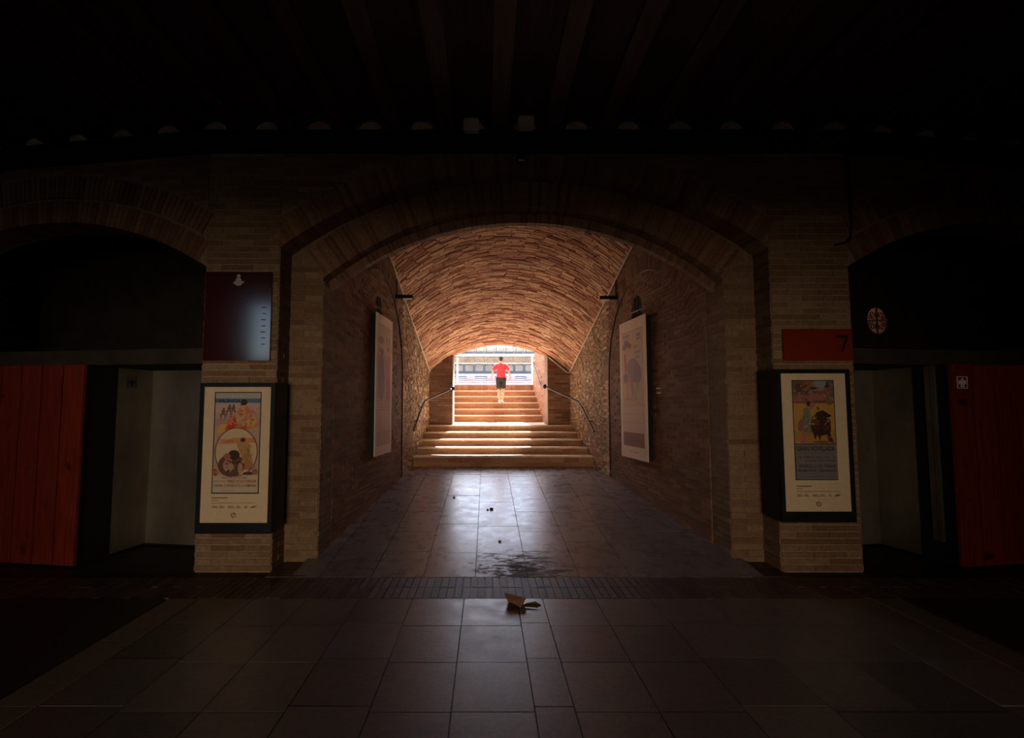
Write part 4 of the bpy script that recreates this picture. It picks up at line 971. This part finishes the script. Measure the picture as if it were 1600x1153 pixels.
zb0, zb1 = zat(567, Yg), zat(558.5, Yg)
MB().box(X0g, X1g, Yg - .25, Yg - .15, zb1 - .06, zb1).build('balcony_rail', 'balustrade_iron', gs)
for k in range(-6, 12):
    xa = (711 + 15.2 * k - 760) / 830 * Yg; xb = xa + 15.2 / 830 * Yg
    MB().box(xa - .05, xa + .05, Yg - .28, Yg - .12, zb0, zat(541, Yg)).build('post', 'balustrade_iron', gs)
    mb = MB()
    for j in range(4):
        xc = xa + (xb - xa) * (j + .6) / 4.2; zc = (zb0 + zb1) / 2
        if k % 3 == 1: mb.tube([(xc - .1, Yg - .2, zb0), (xc + .1, Yg - .2, zb1)], .03, 4)
        mb.tube([(xc + .13 * math.cos(a), Yg - .2, zc + .24 * math.sin(a)) for a in [2 * math.pi * q / 10 for q in range(11)]], .035, 4, False)
    mb.build('scroll_panel', 'balustrade_iron', gs)
MB().box(X0g, X1g, Yg - .5, Yg + 2, zat(557, Yg), zat(553.2, Yg)).build('cornice', 'gallery_wall', gs)
MB().box(X0g, X1g, Yg + 1.0, Yg + 1.2, zat(553.2, Yg), zat(548, Yg)).build('glazing', 'upper_glass', gs)
for k in range(-6, 12):
    xa = (713 + 15.6 * k - 760) / 830 * Yg; MB().box(xa - .05, xa + .05, Yg - .2, Yg - .05, zat(553.2, Yg), zat(536, Yg)).build('mullion', 'gallery_column', gs)
MB().box(X0g, X1g, Yg - .2, Yg - .08, zat(542.3, Yg), zat(541.3, Yg)).build('transom', 'gallery_column', gs)
MB().box(X0g, X1g, Yg - .8, Yg + 4, zat(534, Yg), zat(530, Yg)).build('roof', 'upper_glass', gs)

# ------------------------------------------------------------------ hall fittings
for x, z, lab in ((-.17, 4.93, 'small pale junction box on the girder, the lower of two'), (.45, 4.96, 'small pale junction box on the girder above the dome camera')):
    t = thing('junction_box', (x, YA - .17, z), lab, 'box')
    MB().prism([(x - .09, z + .02), (x - .07, z), (x + .07, z), (x + .09, z + .02), (x + .09, z + .13), (x + .07, z + .15), (x - .07, z + .15), (x - .09, z + .13)], lambda a, b: (a, YA - .17, b), lambda a, b: (a, YA - .24, b)).build('body', 'box_plastic', t)
    MB().box(x - .03, x + .03, YA - .17, YA - .05, z + .06, z + .09).build('mount', 'black_paint', t)
t = thing('dome_camera', (.40, YA - .05, 4.66), 'small dark dome camera on the wall above the arch crown', 'camera')
MB().tube([(.40, YA, 4.70), (.40, YA - .06, 4.70)], .05, 12).build('base', 'black_paint', t); MB().ball((.40, YA - .08, 4.69), .042).build('dome', 'dark_glass', t)
MB().tube([(.37, YA - .1, 4.655), (.44, YA - .1, 4.655)], .009, 6).build('bracket', 'box_plastic', t)
tag(MB().tube([(4.22, YA - .03, 4.75), (4.22, YA - .03, 3.85), (4.20, YA - .03, 3.76), (4.13, YA - .03, 3.70), (4.02, YA - .03, 3.68)], .016, 6).build('cable', 'black_tube'), 'black cable curving down the pier above the number seven plaque', 'cable')

# ------------------------------------------------------------------ litter on the floor
def scrap():
    c = Vector((.27, 5.02, .0))
    t = thing('cardboard_scrap', tuple(c), 'folded brown cardboard scrap lying on the paving by the brick strip', 'litter')
    A = [Vector(p) for p in ((.165, 5.07, .09), (.215, 5.0, .04), (.307, 4.965, .0), (.345, 5.0, .066))]
    n = Vector((.003, .006, .004))
    mb = MB().hexa([A[0], A[1], A[2], A[3], A[0] + n, A[1] + n, A[2] + n, A[3] + n]); mb.build('flap', 'cardboard', t)
    B = [Vector(p) for p in ((.307, 4.965, .0), (.335, 5.06, .0), (.365, 5.06, .055), (.345, 5.0, .066))]
    MB().hexa([B[0], B[1], B[2], B[3]] + [b + Vector((.006, 0, 0)) for b in B]).build('flap', 'cardboard', t)
    Cq = [Vector(p) for p in ((.165, 5.07, .09), (.345, 5.0, .066), (.335, 5.06, .0), (.20, 5.10, .0))]
    MB().hexa(Cq + [b + Vector((0, .005, .003)) for b in Cq]).build('flap', 'cardboard', t)
    l = [Vector((.40, 4.97, 0)) + Vector(p) for p in ((-.09, .01, .004), (-.03, -.025, .012), (.06, -.035, .006), (.10, -.01, .018), (.05, .035, .035), (-.03, .035, .02))]
    mb = MB().add(l + [q + Vector((0, 0, .004)) for q in l], [(5, 4, 3, 2, 1, 0), (6, 7, 8, 9, 10, 11)] + [(i, (i + 1) % 6, 6 + (i + 1) % 6, 6 + i) for i in range(6)])
    tag(mb.build('dry_leaf', 'leaf_brown'), 'curled dark dry leaf beside the cardboard scrap', 'leaf')
scrap()
random.seed(17)
for k, (x, y, s, lab) in enumerate(((.08, 8.42, .035, 'larger dark pebble on the polished tunnel floor'), (.02, 8.40, .022, 'smaller dark pebble touching the larger one on the tunnel floor'), (.17, 6.95, .02, 'tiny stone chip on the worn patch of tunnel floor'), (-.55, 9.15, .025, 'flat dark chip on the tunnel tiles left of the pebbles'))):
    mb = MB().ball((x, y, rampz(y) + s * .35), s, s * .8, s * .5, 8, 5); mb.v = [(a + random.uniform(-.2, .2) * s, b + random.uniform(-.2, .2) * s, c) for a, b, c in mb.v]
    tag(mb.build('pebble', 'stone_chip'), lab, 'pebble')

# ------------------------------------------------------------------ the person climbing the stairs (seen from behind)
def remesh(name, mb, mat, parent, vox, smooth=4):
    me = bpy.data.meshes.new('tmp'); me.from_pydata([tuple(v) for v in mb.v], [], mb.f); ob = bpy.data.objects.new('tmp', me); COL.objects.link(ob)
    r = ob.modifiers.new('r', 'REMESH'); r.mode = 'VOXEL'; r.voxel_size = vox
    s = ob.modifiers.new('s', 'SMOOTH'); s.factor = .5; s.iterations = smooth
    dg = bpy.context.evaluated_depsgraph_get(); m2 = bpy.data.meshes.new_from_object(ob.evaluated_get(dg)); bpy.data.objects.remove(ob); bpy.data.meshes.remove(me)
    m2.name = name; m2.materials.clear(); m2.materials.append(MATS[mat])
    for p in m2.polygons: p.use_smooth = True
    o = bpy.data.objects.new(name, m2); COL.objects.link(o); o.parent = parent; return o
def limb(mb, pts, rad, seg=14, sub=5):
    P_ = []; Q = []
    for i in range(len(pts) - 1):
        for k in range(sub):
            f = k / sub; P_.append(Vector(pts[i]).lerp(Vector(pts[i + 1]), f)); Q.append(rad[i] * (1 - f) + rad[i + 1] * f)
    P_.append(Vector(pts[-1])); Q.append(rad[-1]); mb.tube(P_, Q, seg)
    for p, r in zip(pts, rad): mb.ball(p, r * .99, seg=12, rings=8)
def loft(mb, secs, seg=20):    # secs: (x,y,z,rx,ry)
    vs = []; n = len(secs)
    for (x, y, z, rx, ry) in secs: vs += [(x + rx * math.cos(2 * math.pi * k / seg), y + ry * math.sin(2 * math.pi * k / seg), z) for k in range(seg)]
    fs = [(i * seg + k, i * seg + (k + 1) % seg, (i + 1) * seg + (k + 1) % seg, (i + 1) * seg + k) for i in range(n - 1) for k in range(seg)]
    fs += [tuple(range(seg - 1, -1, -1)), tuple((n - 1) * seg + k for k in range(seg))]; mb.add(vs, fs)
SC = .855
pr = thing('person', (.475, LY + .35 * 2 + .17, 1.992), 'person in red t-shirt and black shorts climbing the sunlit steps', 'person')
pr['_o'] = (0, 0, 0); pr.scale = (SC, SC, SC)
hips = [(-.095, 0, .92), (.095, .03, .92)]
kn = [(-.085, .03, .50), (.085, .12, .53)]; an = [(-.06, .0, .09), (.055, .03, .12)]
sh = [(-.195, .05, 1.43), (.195, .05, 1.43)]; el = [(-.30, .02, 1.19), (.295, .01, 1.20)]; wr = [(-.36, .10, .97), (.345, .12, .99)]
B_ = MB()
loft(B_, [(0, .02, .84, .13, .10), (0, .02, .95, .165, .115), (0, .02, 1.08, .145, .10), (0, .03, 1.22, .16, .11), (0, .04, 1.36, .185, .115), (0, .045, 1.44, .165, .095), (0, .05, 1.50, .075, .06)])
limb(B_, [(0, .05, 1.46), (0, .065, 1.58)], [.06, .055])
B_.ball((0, .08, 1.65), .075, .092, .105, 16, 12); B_.ball((0, .155, 1.615), .05, .035, .06); B_.ball((0, .175, 1.635), .012, .02, .018)     # skull, face, nose
for s in (-1, 1): B_.ball((s * .077, .075, 1.64), .012, .02, .03)
for i in range(2):
    limb(B_, [hips[i], kn[i]], [.088, .056]); kx, ky, kz = kn[i]; ax_, ay, az = an[i]
    limb(B_, [kn[i], ((kx + ax_) / 2 * 1.03, (ky + ay) / 2 - .015, kz * .65 + az * .35), an[i]], [.056, .063, .037])
    limb(B_, [an[i], (ax_, ay + .10, az - .05)], [.038, .032])
    limb(B_, [sh[i], el[i]], [.055, .041]); limb(B_, [el[i], wr[i]], [.041, .028])
    wx, wy, wz = wr[i]; s = -1 if i == 0 else 1
    limb(B_, [wr[i], (wx + s * .005, wy + .015, wz - .075)], [.027, .034])
    for k in range(4): fx = -.026 + .0175 * k; limb(B_, [(wx, wy + .015 + fx, wz - .08), (wx - s * .005, wy + .02 + fx, wz - .125 - .006 * (k in (1, 2))), (wx - s * .022, wy + .025 + fx, wz - .155 - .008 * (k in (1, 2)))], [.0095, .0088, .008], 8, 3)
    limb(B_, [(wx, wy + .04, wz - .03), (wx - s * .02, wy + .065, wz - .075), (wx - s * .022, wy + .068, wz - .105)], [.012, .010, .009], 8, 3)
remesh('body', B_, 'skin', pr, .0085, 3)
S_ = MB()
loft(S_, [(0, .02, .93, .178, .135), (0, .02, 1.0, .172, .132), (0, .025, 1.12, .163, .125), (0, .03, 1.25, .172, .132), (0, .04, 1.36, .190, .132), (0, .045, 1.43, .17, .112), (0, .05, 1.495, .085, .075)])
for i in range(2):
    m_ = Vector(sh[i]).lerp(Vector(el[i]), .78); limb(S_, [Vector((sh[i][0] * .72, .045, 1.415)), Vector(sh[i]) + Vector((0, 0, -.035)), m_], [.072, .064, .058])
remesh('t_shirt', S_, 'shirt_red', pr, .011, 3)
H_ = MB(); loft(H_, [(0, .02, .80, .175, .125), (0, .02, .88, .188, .14), (0, .02, .955, .18, .13)])
for i in range(2):
    k = Vector(hips[i]).lerp(Vector(kn[i]), .80); limb(H_, [Vector(hips[i]) + Vector((0, 0, -.02)), k], [.108, .098])
remesh('shorts', H_, 'shorts_black', pr, .011, 2)
H_ = MB(); H_.ball((0, .065, 1.675), .082, .095, .098, 16, 12); H_.ball((0, .03, 1.63), .072, .06, .07); remesh('hair', H_, 'hair', pr, .010, 2)
for i, mt in ((0, 'shoe_white'), (1, 'shoe_green')):
    ax_, ay, az = an[i]; S_ = MB()
    loft_pts = [(ax_, ay - .05, az - .045), (ax_, ay + .05, az - .05), (ax_, ay + .16, az - .06)]
    limb(S_, loft_pts, [.046, .046, .040]); S_.box(ax_ - .045, ax_ + .045, ay - .09, ay + .19, az - .095, az - .07)
    o = remesh('shoe', S_, mt, pr, .010, 2)
    o['label'] = 'white trainer' if i == 0 else 'white trainer with green side'
    if i: 
        S2 = MB(); S2.box(ax_ - .048, ax_ + .048, ay - .095, ay + .195, az - .10, az - .075); S2.box(ax_ - .05, ax_ + .0, ay - .10, ay + .02, az - .07, az - .0); S2.build('sole', 'shoe_white', o)
for o in list(bpy.data.objects):
    if '_o' in o: del o['_o']
